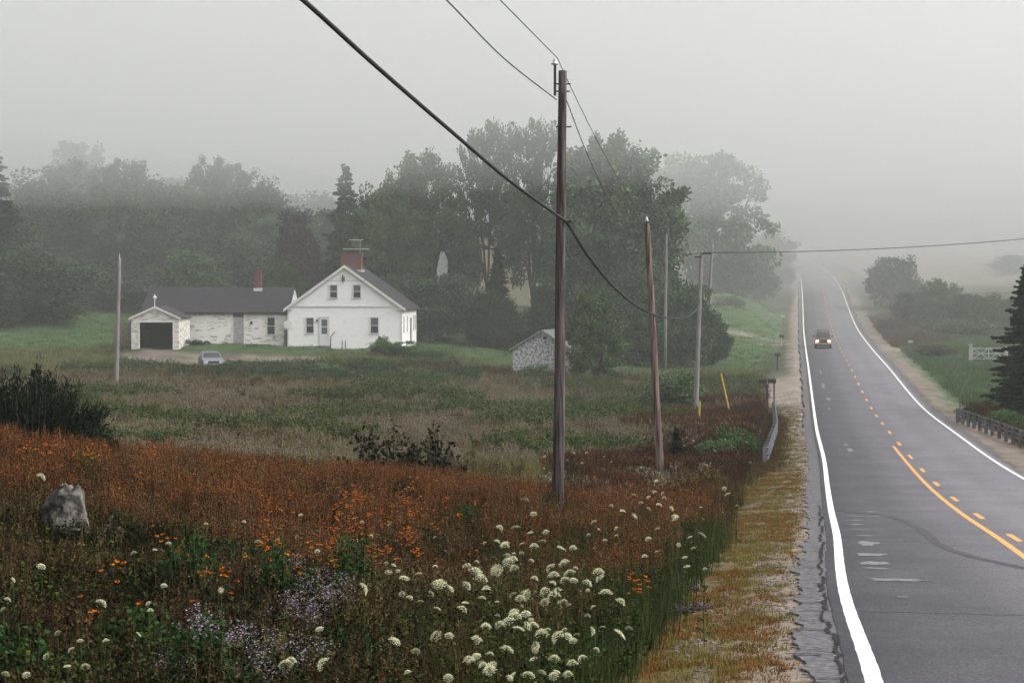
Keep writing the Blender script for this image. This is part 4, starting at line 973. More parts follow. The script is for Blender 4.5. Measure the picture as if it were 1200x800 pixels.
# left wood
tree('dense', 'broadleaf_tree', 'dark spreading tree at the left edge of the lawn, lowest of the wood', 30, 285, 165, 222)
tree('pine', 'conifer_tree', 'tall dark conifer cut by the left edge of the photo', -8, 172, 100, 236)
tree('dense', 'broadleaf_tree', 'tall dark tree filling the left border under the cut conifer', -20, 225, 120, 240)
tree('round', 'broadleaf_tree', 'small dark tree low at the left border beside the spreading one', -25, 300, 110, 215)
for px, top, wp, D, k, lb in [(45, 196, 150, 268, 'dense', 'grey-green tree behind the left conifer'), (100, 183, 130, 278, 'maple2', 'hazy tree just under the tall lone treetop'),
        (92, 163, 75, 345, 'oak', 'lone treetop rising above the left wood in fog'), (20, 228, 120, 330, 'dense', 'grey tree filling the left border behind the conifer'), (160, 200, 110, 340, 'dense', 'faint tree between the garage pole and the tallest rounded tree'), (225, 204, 110, 345, 'round', 'faint broad tree above the left end of the wing'), (300, 218, 120, 350, 'dense', 'faint broad tree behind the purple tree'), (365, 223, 110, 340, 'round', 'faint tree just left of the conifer tip'), (440, 228, 120, 330, 'dense', 'faint tree right of the conifer tip'), (110, 228, 120, 280, 'dense', 'broad tree above the far lawn edge'), (185, 240, 110, 262, 'dense', 'tree above the garage ridge'), (255, 240, 110, 268, 'dense', 'tree over the middle of the low wing'), (310, 246, 90, 258, 'maple2', 'tree over the small brick chimney, nearest row'), (410, 270, 90, 255, 'dense', 'tree over the gable peak'), (40, 330, 110, 240, 'round', 'low dark bushy tree beyond the left lawn'), (140, 325, 100, 245, 'round', 'low bushy tree behind the garage pole'), (142, 183, 85, 260, 'maple', 'tallest rounded tree over the garage pole'),
        (178, 200, 120, 268, 'dense', 'hazy tree behind the field pole and garage'), (215, 218, 100, 275, 'round', 'tree behind the low wing roof at its left end'),
        (243, 179, 80, 268, 'maple2', 'pointed hazy tree above the garage roof'), (275, 190, 90, 273, 'maple', 'hazy tree above the middle of the wing roof'),
        (312, 204, 95, 263, 'dense', 'hazy tree above the small brick chimney'), (130, 243, 110, 265, 'round', 'lower round tree left of the garage'),
        (75, 300, 110, 255, 'round', 'low bushy tree at the far edge of the left lawn'), (285, 275, 110, 250, 'round', 'low tree close behind the wing roof'),
        (330, 300, 70, 225, 'light', 'bright green tree peeping over the wing roof near the brick chimney'), (345, 240, 80, 262, 'dense', 'dull green tree behind the purple one'),
        (375, 240, 90, 270, 'round', 'dim tree between purple tree and conifer'), (460, 213, 110, 262, 'dense', 'dim tree behind the big chimney'), (222, 290, 90, 240, 'light', 'pale green bush-like tree behind the wing')]:
    tree(k, 'broadleaf_tree', lb, px, top, wp, D, group='trees of the left wood')
tree('purple', 'purple_leaved_tree', 'dark purple tree left of the pointed conifer', 349, 244, 56, 240)
tree('pine', 'conifer_tree', 'pointed dark conifer above the farmhouse gable', 405, 192, 70, 232)
# centre trees
for px, top, wp, D, k, lb in [(437, 212, 85, 225, 'dense', 'dark tree directly behind the big brick chimney'), (495, 172, 120, 222, 'maple2', 'broad dark maple right of the farmhouse roof'),
        (572, 136, 90, 216, 'maple', 'tall feathery maple left of the nearest pole'), (624, 134, 80, 212, 'maple', 'tall feathery maple right behind the nearest pole'),
        (692, 152, 115, 209, 'maple2', 'rounded maple top between the nearest pole and the widest maple'), (742, 200, 110, 203, 'dense', 'dark maple shoulder right of the widest maple'), (465, 196, 90, 219, 'maple2', 'rounded maple over the right roof slope'), (715, 150, 170, 206, 'maple2', 'widest dense maple right of the nearest pole'), (668, 235, 90, 225, 'maple2', 'maple filling the gap behind the nearest pole'),
        (535, 240, 60, 235, 'dense', 'dim tree under the tall maples')]:
    tree(k, 'maple_tree', lb, px, top, wp, D, group='tall maples behind the farmhouse')
for px, top, wp, D, k, lb in [(513, 316, 86, 205, 'round', 'dark round bushy tree just right of the farmhouse'), (572, 335, 75, 205, 'dense', 'dark bushy tree in front of the yellow house'),
        (645, 330, 60, 203, 'round', 'dark bushy tree behind the shed roof'), (755, 300, 110, 195, 'dense', 'dark tree mass behind the red pole'),
        (800, 328, 90, 190, 'round', 'dark bushy tree behind the pale grey pole'), (738, 350, 80, 188, 'round', 'low dark tree just left of the red pole'), (835, 375, 50, 195, 'round', 'small dark bush ending the tree line by the mown slope'), (600, 370, 50, 203, 'round', 'low shrub at the foot of the forked maple')]:
    tree(k, 'bushy_tree', lb, px, top, wp, D, group='bushy trees on the lawn edge')
tree('spruce', 'spruce_tree', 'slim dark spruce in front of the yellow house', 583, 290, 45, 208)
tree('light', 'young_tree', 'pale green rounded young tree right of the grey shed', 698, 333, 74, 162)
tree('oak', 'oak_tree', 'big hazy oak with spreading crown right of the maples', 836, 176, 155, 318)
tree('oak', 'oak_tree', 'fainter oak limb mass behind the big hazy oak', 775, 190, 80, 335)
tree('round', 'broadleaf_tree', 'hazy round tree under the oak beside the road', 884, 300, 60, 345)
tree('dense', 'broadleaf_tree', 'dark hazy tree below the oak crown', 845, 268, 85, 320)
tree('round', 'broadleaf_tree', 'small hazy tree nearest to the road at the far bend', 915, 312, 34, 400)
tree('dense', 'broadleaf_tree', 'very faint tree beyond the oak near the far bend', 905, 268, 60, 430)
# right side
for px, top, wp, D, k, lb in [(1048, 298, 68, 320, 'round', 'hazy round tree nearest the road at right'), (1100, 325, 62, 268, 'light', 'taller bushy tree in the middle of the right hedge'),
        (1072, 340, 60, 275, 'round', 'low bush left in the right hedge'), (1142, 342, 70, 262, 'round', 'wide bush in the right hedge next to the spruce'), (1185, 345, 60, 265, 'round', 'bush half behind the right spruce'),
        (1190, 298, 60, 420, 'round', 'faint tree in the pale field above the right spruce'), (1160, 350, 50, 256, 'light', 'small bush before the right hedge')]:
    tree(k, 'hedge_tree', lb, px, top, wp, D, group='trees in the right field')
tree('spruce', 'spruce_tree', 'dark spruce cut by the right edge of the photo', 1207, 306, 110, 128, base=520)
tree('spruce', 'spruce_tree', 'broad dark lower spruce at the right edge beside the rail', 1222, 385, 130, 120, base=520)
# shrubs
def shrub(label, px, top, wpx, D, key='bush', leaf=None, cat='shrub', name='shrub', base=None): return tree(key, name, label, px, top, wpx, D, cat=cat, leaf=leaf, base=base)
shrub('olive-brown shrub beside the grey mailbox on the right', 1098, 403, 50, 205, leaf='field_brown')
shrub('leafy green shrub at the foot of the right spruce', 1180, 478, 50, 112, leaf='leaf_c')
shrub('reddish brown shrub between rail and spruce', 1152, 468, 55, 120, leaf='field_brown')
shrub('leafy green shrub pile in front of the farmhouse right corner', 462, 398, 60, 178, leaf='leaf_c')
shrub('tall leafy shrub against the white gable wall', 447, 392, 18, 181, leaf='leaf_c')
shrub('low shrub spreading right of the farmhouse corner', 500, 408, 50, 176, leaf='leaf_c')
shrub('dark weedy shrub hiding the silver sedan wheels', 272, 420, 24, 163, leaf='leaf_b')
shrub('dark weedy shrub right of the silver sedan', 300, 422, 60, 163, leaf='leaf_b')
shrub('dark weedy shrub left of the silver sedan', 200, 428, 60, 163, leaf='leaf_b')
shrub('low weed clump before the gravel yard left end', 160, 430, 50, 160, leaf='leaf_b')
shrub('brownish weed clump in the field left of the garage', 118, 410, 30, 178, leaf='field_brown')
shrub('weed clump below the farmhouse door', 370, 424, 60, 163, leaf='leaf_a')
shrub('weed clump in the field below the farmhouse gable', 420, 418, 50, 168, leaf='leaf_b')
shrub('dark bush beside the garage right wall', 228, 397, 20, 182.5, leaf='leaf_b')
shrub('green bush in front of the grey shed', 628, 425, 40, 160, leaf='leaf_c')
shrub('dense dark green shrub behind the red pole in the field', 790, 430, 75, 135, leaf='leaf_a')
shrub('green shrub on the bank left of the guard rail', 862, 498, 60, 92, leaf='leaf_c')
shrub('low green shrub down the bank from the guard rail', 838, 512, 50, 88, leaf='leaf_a')
shrub('small dark green weed clump by the red pole foot', 745, 545, 40, 80, leaf='leaf_a')
shrub('round green field shrub near the shed', 622, 440, 22, 150, leaf='leaf_a')
shrub('low hazy green hedge on the mown slope', 855, 345, 40, 285, leaf='leaf_a')
shrub('low hazy weeds in the right field under the hedge', 1130, 372, 90, 250, leaf='leaf_a')
shrub('rust-brown weeds right of the road on the far verge', 1045, 372, 34, 262, leaf='field_brown')
tree('spruce', 'spruce_sapling', 'small dark spruce sapling right of the red pole', 793, 500, 24, 88, cat='sapling', base=545)
# dark juniper-like bush at left + open bush on the crest
def twiggy(seed, h, w_, n, per, ls, up=.9, wr=.34):
    r = random.Random(seed); tk = MB(); c = MB()
    for i in range(n):
        a = r.uniform(0, 6.28); sp_ = r.random() ** .5; L_ = h * r.uniform(.6, 1.05)
        e = Vector((math.cos(a) * w_ / 2 * sp_, math.sin(a) * w_ / 2 * sp_ * .8, L_ * (1 - .45 * sp_ * sp_)))
        mid = e * .5 + Vector((math.cos(a), math.sin(a), -.3)) * w_ * .08
        tk.tube([(0, 0, -.1), mid, e], [.03, .018, .006], 4, cap=False)
        for k in range(per):
            f = .25 + .78 * r.random(); p = Vector((0, 0, 0)) * (1 - f) ** 2 + mid * 2 * f * (1 - f) + e * f * f
            d = (e - mid).normalized() * up + Vector((r.gauss(0, .6), r.gauss(0, .6), r.gauss(0, .5)))
            leafq(c, p + Vector((r.gauss(0, .05), r.gauss(0, .05), r.gauss(0, .05))), ls * r.uniform(.5, 1.2), d, wr=wr)
    return tk, c
def place2(name, label, cat, gen, leaf, loc, group=None, rz=0, s=1):
    o = thing(name, label, cat, loc, rz, group, s); tk, c = gen
    tk.build('stem', M['bark'], o); c.build('foliage', M[leaf], o); return o
p = at(35, 47); place2('juniper_bush', 'dark evergreen bush on the crest at the left edge', 'bush', twiggy(3, 2.35, 3.5, 330, 130, .17, 1.1, .09), 'needle_b', (p.x, p.y, p.z - .1))
p = at(95, 48); place2('juniper_bush', 'low outer branch of dark evergreen reaching right on the crest', 'bush', twiggy(5, 1.4, 1.7, 90, 90, .16, 1.1, .09), 'needle_b', (p.x, p.y, p.z - .1))
p = at(450, 51); place2('leafy_bush', 'dark open leafy bush on the crest, left twig mass', 'bush', twiggy(4, 1.45, 1.7, 26, 34, .12, .3), 'herb_dark', (p.x, p.y, p.z + .02), s=1.25)
p = at(505, 52); place2('leafy_bush', 'dark open leafy bush on the crest, right twig mass', 'bush', twiggy(6, 1.5, 1.5, 24, 34, .12, .3), 'herb_dark', (p.x, p.y, p.z + .02), s=1.2)

# boulder
def boulder(label, px, py, w_, h_, D, sx=1):
    bm_ = MB(); r = 30; p = at(px, D)
    for i in range(r + 1):
        for j in range(40):
            th = math.pi * i / r; ph = 2 * math.pi * j / 40
            x, y, z = math.sin(th) * math.cos(ph), math.sin(th) * math.sin(ph), math.cos(th)
            k = (abs(x) ** 3 + abs(y) ** 3 + abs(z) ** 3) ** (-1 / 3) * (1 + .16 * vn(x * 2, y * 2 + z * 3, 1, 5)) + .16 * round(3 * vn(x * 2.2, z * 2.6 + y, 1, 12)) / 3 + .09 * vn(x * 4, y * 5 + z * 7, 1, 2)
            bm_.v.append((x * k * w_ / 2 * (1 - .28 * z), y * k * w_ * .5, z * k * h_ * .5 + h_ * .36 + x * .14))
    for i in range(r):
        for j in range(40): bm_.face((i * 40 + j, (i + 1) * 40 + j, (i + 1) * 40 + (j + 1) % 40, i * 40 + (j + 1) % 40))
    o = bm_.build('boulder', M['rock'], smooth=True); o.location = (p.x, p.y, p.z); o.rotation_euler = (0, 0, R(20)); return tag(o, label, 'boulder')
boulder('pale lichened granite boulder half hidden in weeds at left', 72, 592, .60, 1.02, 26)

# ------------------------------------------------------------------ low vegetation
def blade(m, x, y, h, w_, lean, az, z0=0, tint=None, seg=3):
    """a narrow arching grass blade or stalk"""
    m.ti = rng.random() if tint is None else tint
    ca_, sa_ = math.cos(az), math.sin(az); fa = rng.uniform(0, 6.28); wx, wy = math.cos(fa) * w_ / 2, math.sin(fa) * w_ / 2
    b = len(m.v)
    for k in range(seg + 1):
        f = k / seg; o = lean * f * f; zz = z0 + h * (f - .25 * abs(lean) * f * f); ww = (1 - f * .85)
        m.v.append((x + ca_ * o * h - wx * ww, y + sa_ * o * h - wy * ww, zz)); m.v.append((x + ca_ * o * h + wx * ww, y + sa_ * o * h + wy * ww, zz))
    for k in range(seg): m.face((b + 2 * k, b + 2 * k + 1, b + 2 * k + 3, b + 2 * k + 2))
    return (x + ca_ * lean * h, y + sa_ * lean * h, z0 + h * (1 - .25 * abs(lean)))
def grass_tuft(n, r, h, w_, lean=.5, seed_head=0, hs=.02):
    m = MB()
    for _ in range(n):
        a = rng.uniform(0, 6.28); q = r * rng.random() ** .6
        hh = h * rng.uniform(.45, 1.1)
        t = blade(m, math.cos(a) * q, math.sin(a) * q, hh, w_ * rng.uniform(.6, 1.3), rng.uniform(.02, lean), rng.uniform(0, 6.28))
        if rng.random() < seed_head:
            for k in range(9):
                f = k / 9; leafq(m, (t[0] + rng.gauss(0, hs * .5), t[1] + rng.gauss(0, hs * .5), t[2] - f * h * .28), hs * rng.uniform(.8, 1.6), (rng.gauss(0, .7), rng.gauss(0, .7), 1))
    return m
def herb(n, r, h, nl, ls, spread=.25, stem=.006, fr=(.15, 1)):
    m = MB()
    for _ in range(n):
        a = rng.uniform(0, 6.28); q = r * rng.random() ** .6; hh = h * rng.uniform(.55, 1.1); ln_ = rng.uniform(0, spread); az = rng.uniform(0, 6.28); x, y = math.cos(a) * q, math.sin(a) * q
        blade(m, x, y, hh, stem * 2, ln_, az, tint=.1)
        for k in range(nl):
            f = fr[0] + (fr[1] - fr[0]) * rng.random(); o = ln_ * f * f * hh
            aa = rng.uniform(0, 6.28)
            leafq(m, (x + math.cos(az) * o, y + math.sin(az) * o, hh * (f - .25 * ln_ * f * f)), ls * rng.uniform(.6, 1.2) * (1.15 - .5 * f), (math.cos(aa), math.sin(aa), rng.uniform(-.2, .9)))
    return m
def gn_scatter(name, protos, pts, scl, kind='stuff', tilt=.12):
    """one object: instances of the prototypes on a cloud of points"""
    pts = np.array(pts); N = len(pts)
    if N == 0: return
    me = bpy.data.meshes.new(name); me.vertices.add(N); me.vertices.foreach_set('co', pts.astype(np.float32).ravel())
    rot = np.c_[nr.uniform(-tilt, tilt, N), nr.uniform(-tilt, tilt, N), nr.uniform(0, 6.283, N)]
    a = me.attributes.new('rot', 'FLOAT_VECTOR', 'POINT'); a.data.foreach_set('vector', rot.astype(np.float32).ravel())
    a = me.attributes.new('scl', 'FLOAT', 'POINT'); a.data.foreach_set('value', np.asarray(scl, np.float32))
    a = me.attributes.new('pick', 'INT', 'POINT'); a.data.foreach_set('value', nr.randint(0, len(protos), N).astype(np.int32))
    o = bpy.data.objects.new(name, me); sc.collection.objects.link(o); o['kind'] = kind
    c = bpy.data.collections.new(name + '_plants')
    for p_ in protos:
        for cc in list(p_.users_collection): cc.objects.unlink(p_)
        c.objects.link(p_)
    g = bpy.data.node_groups.new(name, 'GeometryNodeTree')
    g.interface.new_socket('Geometry', in_out='INPUT', socket_type='NodeSocketGeometry'); g.interface.new_socket('Geometry', in_out='OUTPUT', socket_type='NodeSocketGeometry')
    N_ = g.nodes; gi = N_.new('NodeGroupInput'); gout = N_.new('NodeGroupOutput'); ip = N_.new('GeometryNodeInstanceOnPoints'); ci = N_.new('GeometryNodeCollectionInfo')
    ci.inputs['Collection'].default_value = c; ci.inputs['Separate Children'].default_value = True; ci.inputs['Reset Children'].default_value = True
    def na(nm, ty):
        q = N_.new('GeometryNodeInputNamedAttribute'); q.data_type = ty; q.inputs['Name'].default_value = nm; return q
    r_, s_, k_ = na('rot', 'FLOAT_VECTOR'), na('scl', 'FLOAT'), na('pick', 'INT')
    g.links.new(gi.outputs[0], ip.inputs['Points']); g.links.new(ci.outputs[0], ip.inputs['Instance']); ip.inputs['Pick Instance'].default_value = True
    g.links.new(k_.outputs['Attribute'], ip.inputs['Instance Index']); g.links.new(r_.outputs['Attribute'], ip.inputs['Rotation']); g.links.new(s_.outputs['Attribute'], ip.inputs['Scale'])
    g.links.new(ip.outputs[0], gout.inputs[0])
    md = o.modifiers.new('plants', 'NODES'); md.node_group = g
    return o
def pr(kind, mk, f, n=4):
    out = []
    for _ in range(n): out.append(f().build(kind, M[mk]))
    return out
def cand(N, d0, d1, x0=-110, x1=1310, pw=1.0):
    """random ground points in the wedge of country in front of the camera"""
    u = nr.random_sample(N); D = (d0 ** (pw + 1) + u * (d1 ** (pw + 1) - d0 ** (pw + 1))) ** (1 / (pw + 1))
    px = nr.uniform(x0, x1, N); X = (px - 600) / FPX * D
    return X, D, H(X, D), px, road_t(X, D)
def nzt(t, Y, k): return np.sin(t * 3.1 + 2 * np.sin(Y * .55 + k)) * np.sin(Y * .8 + 1.8 * np.sin(t * 2.1 + k)) + .5 * np.sin(t * 7 + Y * 2.3 + k) * np.sin(Y * 2.9 - t * 5)
def nzf(X, Y, s, k):
    X = X / s; Y = Y / s; return np.sin(X * 1.3 + 2.1 * np.sin(Y * .8 + k) + k * 3) * np.sin(Y * 1.1 + 1.9 * np.sin(X * .7 + 2 * k) + k)
def sc_sel(name, protos, c, prob, s0, s1, dz=-.03):
    X, Y, Z, px, t = c; k = nr.random_sample(len(X)) < prob
    return gn_scatter(name, protos, np.c_[X[k], Y[k], Z[k] + dz], nr.uniform(s0, s1, k.sum()))
veg = lambda t, a=-2.3, b=-3.1: sm(a, b, t)      # tall growth starts beyond the shoulder, left of the road
# --- near hill
c = cand(26000, 24, 62, pw=1.0); X, Y, Z, px, t = c
foot = lambda px, Y: 1 - .93 * ((np.abs(px - 654) < 24) & (Y > 41) & (Y < 50.3)) - .93 * ((np.abs(px - 775) < 17) & (Y > 68) & (Y < 83.3))
crest = sm(25, 34, Y) * veg(t, -2.5, -3.4) * sm(60, 47, Y) * foot(px, Y)
rustp = crest * np.clip(.35 + .6 * nzf(X, Y, 2.1, 1) + .35 * nzf(X, Y, .8, 2), .05, 1) * sm(900, 700, px) * (1 - .75 * sm(33, 27, Y) * (px < 300))
sc_sel('rust_grass', pr('rust_grass_tuft', 'rust', lambda: grass_tuft(34, .24, .72, .009, .22, .6, .022)), c, rustp * .9, .5, 1.25)
sc_sel('dark_red_grass', pr('dark_red_tuft', 'rust_dark', lambda: grass_tuft(34, .24, .62, .010, .3, .5, .024)), cand(17000, 12, 60), 1, .7, 1.1) if False else None
c = cand(22000, 11, 60, pw=.7); X, Y, Z, px, t = c; v = veg(t)
sc_sel('dark_red_grass', pr('dark_red_tuft', 'rust_dark', lambda: grass_tuft(36, .22, .62, .009, .35, .5, .02)), c, v * foot(px, Y) * np.clip(.35 + .5 * nzf(X, Y, 1.6, 2), .05, 1), .45, 1.2)
c = cand(20000, 11, 46, pw=.6); X, Y, Z, px, t = c; v = veg(t)
sc_sel('dark_herbs', pr('dark_herb_clump', 'herb_dark', lambda: herb(11, .2, .55, 26, .065)), c, v * sm(46, 28, Y) * (.45 + .5 * (nzf(X, Y, 1.6, 3) > 0)), .6, 1.1)
c = cand(9000, 11, 58, pw=.7); X, Y, Z, px, t = c; v = veg(t)
sc_sel('olive_herbs', pr('olive_herb_clump', 'herb_olive', lambda: herb(7, .16, .6, 22, .055)), c, v * .7 * (nzf(X, Y, 1.5, 4) > .05), .5, 1.15)
c = cand(12000, 11, 40, pw=.6); X, Y, Z, px, t = c; v = veg(t, -2.2, -2.7)
gz = np.clip(sm(21, 16, Y) * (nzf(X, Y, 1.1, 5) > -.45) + .5 * (nzf(X, Y, 1.5, 6) > .45) * (Y < 30), 0, 1)
sc_sel('green_herbs', pr('green_herb_clump', 'herb', lambda: herb(8, .15, .55, 30, .05)), c, v * gz * .8, .6, 1.1)
c = cand(9000, 12, 45, 480, 980, pw=.7); X, Y, Z, px, t = c
sc_sel('green_stalks', pr('green_stalk_tuft', 'stem', lambda: grass_tuft(30, .2, .7, .009, .25)), c, veg(t, -2.1, -2.6) * sm(-9, -4.5, t) * .8, .6, 1.05)
c = cand(9000, 12, 62, pw=.9); X, Y, Z, px, t = c
sc_sel('brown_grass', pr('brown_grass_tuft', 'brown_grass', lambda: grass_tuft(26, .22, .75, .008, .35, .4, .02)), c, veg(t) * foot(px, Y) * np.clip(.4 + .6 * nzf(X, Y, 2.4, 5), .05, 1), .5, 1.25)
# --- bank along the road and ditch
c = cand(19000, 50, 150, 640, 990, pw=.8); X, Y, Z, px, t = c; vb = sm(-1.3, -2.0, t + 1.3 * sm(85, 68, Y) + 1.6 * sm(118, 132, Y))
sc_sel('verge_short_grass', pr('short_tuft', 'brown_grass', lambda: grass_tuft(26, .26, .26, .014, .5, .3, .02)), c, vb * (t > -4.2) * .9, .7, 1.2)
sc_sel('verge_short_grass', pr('short_tuft', 'turf', lambda: grass_tuft(26, .26, .16, .014, .6, .0, .02)), c, vb * (t > -3.2) * .5, .7, 1.2)
vb = vb * sm(-2.9, -4.0, t) * foot(px, Y)
sc_sel('bank_rust_grass', pr('bank_tuft', 'rust_dark', lambda: grass_tuft(30, .3, .6, .016, .3, .4, .03)), c, vb * sm(-12, -7, t + 3 * nzf(X, Y, 9, 2)) * sm(155, 130, Y) * .9 * (nzf(X, Y, 4, 7) > -.55), .8, 1.3)
sc_sel('bank_rust_grass', pr('bank_tuft', 'rust', lambda: grass_tuft(30, .3, .6, .014, .3, .4, .03)), c, vb * sm(-11, -7, t + 3 * nzf(X, Y, 9, 2)) * sm(155, 130, Y) * .6 * (nzf(X, Y, 5, 9) > -.1), .8, 1.3)
# --- lower field
c = cand(62000, 46, 184, pw=.9); X, Y, Z, px, t = c
fv = sm(-3.2, -4.4, t) * foot(px, Y) * sm(44, 58, Y) * (1 - (sm(169.5, 171, Y) * sm(180, 179, Y) * sm(140, 146, px) * sm(385, 375, px))) * sm(186, 180, Y)
fv = fv * (1 - sm(172, 177, Y) * sm(540, 570, px) * sm(800, 780, px))
fv = fv * (1 - (Y > 178) * (px > 150) * (px < 500))
big = nzf(X, Y, 9, 1); bg2 = nzf(X, Y, 4, 2)
green = np.clip(.55 + .5 * bg2 + .3 * sm(130, 165, Y), .1, 1)
sc_sel('field_grass', pr('field_tuft', 'field_green', lambda: grass_tuft(30, .32, .6, .02, .45)), c, fv * green * .8 * sm(171, 167, Y) + fv * .5 * (Y > 171), .5, 1.0)
c = cand(42000, 56, 172, pw=.9); X, Y, Z, px, t = c
fv = sm(-3.2, -4.4, t) * sm(172, 166, Y); big = nzf(X, Y, 9, 1); bg2 = nzf(X, Y, 4, 2)
sc_sel('seeding_grass', pr('seeding_tuft', 'field_pink', lambda: grass_tuft(22, .32, .7, .014, .3, .8, .045)), c, fv * np.clip(.4 + .7 * nzf(X, Y, 11, 4), 0, 1) * sm(165, 120, Y) * .6, .6, 1.2)
sc_sel('dry_weeds', pr('dry_weed', 'field_brown', lambda: herb(10, .3, .65, 20, .10, .35, .012)), c, fv * np.clip(.1 + .7 * nzf(X, Y, 7, 6), 0, 1) * .5, .6, 1.3)
sc_sel('field_herbs', pr('field_herb', 'field_herb', lambda: herb(10, .35, .75, 24, .12, .4, .012)), c, fv * (nzf(X, Y, 5, 8) > .35) * .7, .6, 1.5)
# --- yard edge weeds, lawns
c = cand(7000, 150, 170, 100, 560, pw=.9); X, Y, Z, px, t = c
sc_sel('yard_weeds', pr('yard_weed', 'leaf_b', lambda: herb(12, .4, .6, 24, .13, .4, .012)), c, sm(150, 158, Y) * sm(167, 164.5, Y) * (nzf(X, Y, 3, 8) > .0) * .8, .5, 1.2)
c = cand(30000, 172, 300, pw=.9); X, Y, Z, px, t = c
sc_sel('lawn_tufts', pr('lawn_tuft', 'lawn', lambda: grass_tuft(16, .4, .22, .03, .5)), c, ((t < -3.5) | (t > 10)) * .7 * (1 - (Y < 181) * (px > 145) * (px < 385) * (Y > 168)), .7, 1.5)
c = cand(26000, 60, 300, 960, 1330, pw=.8); X, Y, Z, px, t = c
sc_sel('verge_grass', pr('verge_tuft', 'lawn', lambda: grass_tuft(22, .35, .4, .022, .5)), c, (t > 10.2) * .8, .7, 1.4)
sc_sel('verge_rust', pr('verge_rust_tuft', 'field_brown', lambda: grass_tuft(24, .3, .55, .02, .4, .5, .04)), c, (t > 9.6) * (t < 17) * ((Y < 128) | (Y > 225)) * (nzf(X, Y, 9, 3) > -.3) * .8, .8, 1.4)
# --- shoulder turf and stones
c = cand(60000, 13, 135, 640, 1010, pw=.8); X, Y, Z, px, t = c
tv = (t < -.62) * sm(-3.6, -2.9, t)
sc_sel('shoulder_turf', pr('turf_tuft', 'turf', lambda: grass_tuft(18, .09, .06, .008, .8)), c, tv * (nzt(t, Y, 3) > -.6) * .9 * sm(-.6, -1.1, t + .25 * nzf(X, Y, .6, 3)), .6, 1.4, 0)
c = cand(30000, 13, 80, 640, 1010, pw=.8); X, Y, Z, px, t = c; tv = (t < -.62) * sm(-3.4, -2.7, t)
sc_sel('orange_moss', pr('moss_tuft', 'turf_o', lambda: grass_tuft(18, .09, .05, .010, .9)), c, tv * (nzt(t, Y, 7) > .1) * .8 * sm(-.6, -1.1, t), .6, 1.3, 0)
def stone():
    m = MB(); n = 6
    for i in range(4):
        th = math.pi * (i + .5) / 4
        for j in range(n):
            q = rng.uniform(.7, 1.1); m.v.append((.03 * math.sin(th) * math.cos(j * 6.283 / n) * q, .024 * math.sin(th) * math.sin(j * 6.283 / n) * q, .014 * math.cos(th) * q))
    for i in range(3):
        for j in range(n): m.face((i * n + j, (i + 1) * n + j, (i + 1) * n + (j + 1) % n, i * n + (j + 1) % n))
    m.face(range(n - 1, -1, -1)); m.face(range(3 * n, 4 * n)); return m
M['stone'] = leafmat('gravel_stones', (.07, .06, .06), (.24, .205, .19))
c = cand(90000, 13, 150, 640, 1010, pw=.7); X, Y, Z, px, t = c
sc_sel('gravel', pr('stone', 'stone', stone), c, (t < -.55) * sm(-3.0, -2.2, t) * (.18 + .6 * (nzt(t, Y, 3) < -.3)), .5, 1.5, .004)

# ------------------------------------------------------------------ Queen Anne's lace (each plant on its own)
def umbel(shape, old=False):
    m = MB(); n = 44
    for i in range(n):
        q = math.sqrt((i + .5) / n); a = i * 2.39996 + rng.uniform(-.1, .1); x, y = q * math.cos(a) * .5, q * math.sin(a) * .5
        z = {'dome': .40 * (1 - q * q), 'flat': .2 * (1 - q * q), 'cup': .22 * q * q + .0}[shape] + rng.uniform(-.02, .02)
        for k in range(13):
            r_ = .085 * math.sqrt(rng.random()); b_ = rng.uniform(0, 6.28)
            leafq(m, (x + r_ * math.cos(b_), y + r_ * math.sin(b_), z + rng.uniform(-.02, .03)), .055, (rng.gauss(0, 1), rng.gauss(0, 1), rng.gauss(0, .35)))
        m.mi = 1; m.ti = .3; m.tube([(0, 0, -.30), (x * .8, y * .8, z - .04)], .006, 3, cap=False); m.mi = 0
    return m
def stemmesh(h):
    m = MB(); c1 = (rng.gauss(0, .03), rng.gauss(0, .03), h * .5)
    m.ti = .6; m.tube([(0, 0, -.15), c1, (0, 0, h)], [.006, .005, .003], 5)
    for k in range(14):
        f = rng.uniform(.05, .75); a = rng.uniform(0, 6.28); L_ = rng.uniform(.05, .14)
        for j in range(7): leafq(m, (math.cos(a) * L_ * j / 7, math.sin(a) * L_ * j / 7, h * f + .04 * j / 7), .035, (rng.gauss(0, 1), rng.gauss(0, 1), .4))
    return m
UM = []
for shp, mk in (('dome', 'umbel'), ('flat', 'umbel'), ('dome', 'umbel'), ('dome', 'umbel'), ('flat', 'umbel_old'), ('dome', 'umbel_old')):
    o = umbel(shp).build('flower_head', [M[mk], M['stem']]); UM.append(o.data); bpy.data.objects.remove(o)
SM = []
for h in (.55, .7, .85):
    o = stemmesh(h).build('stem', M['stem']); SM.append((h, o.data)); bpy.data.objects.remove(o)
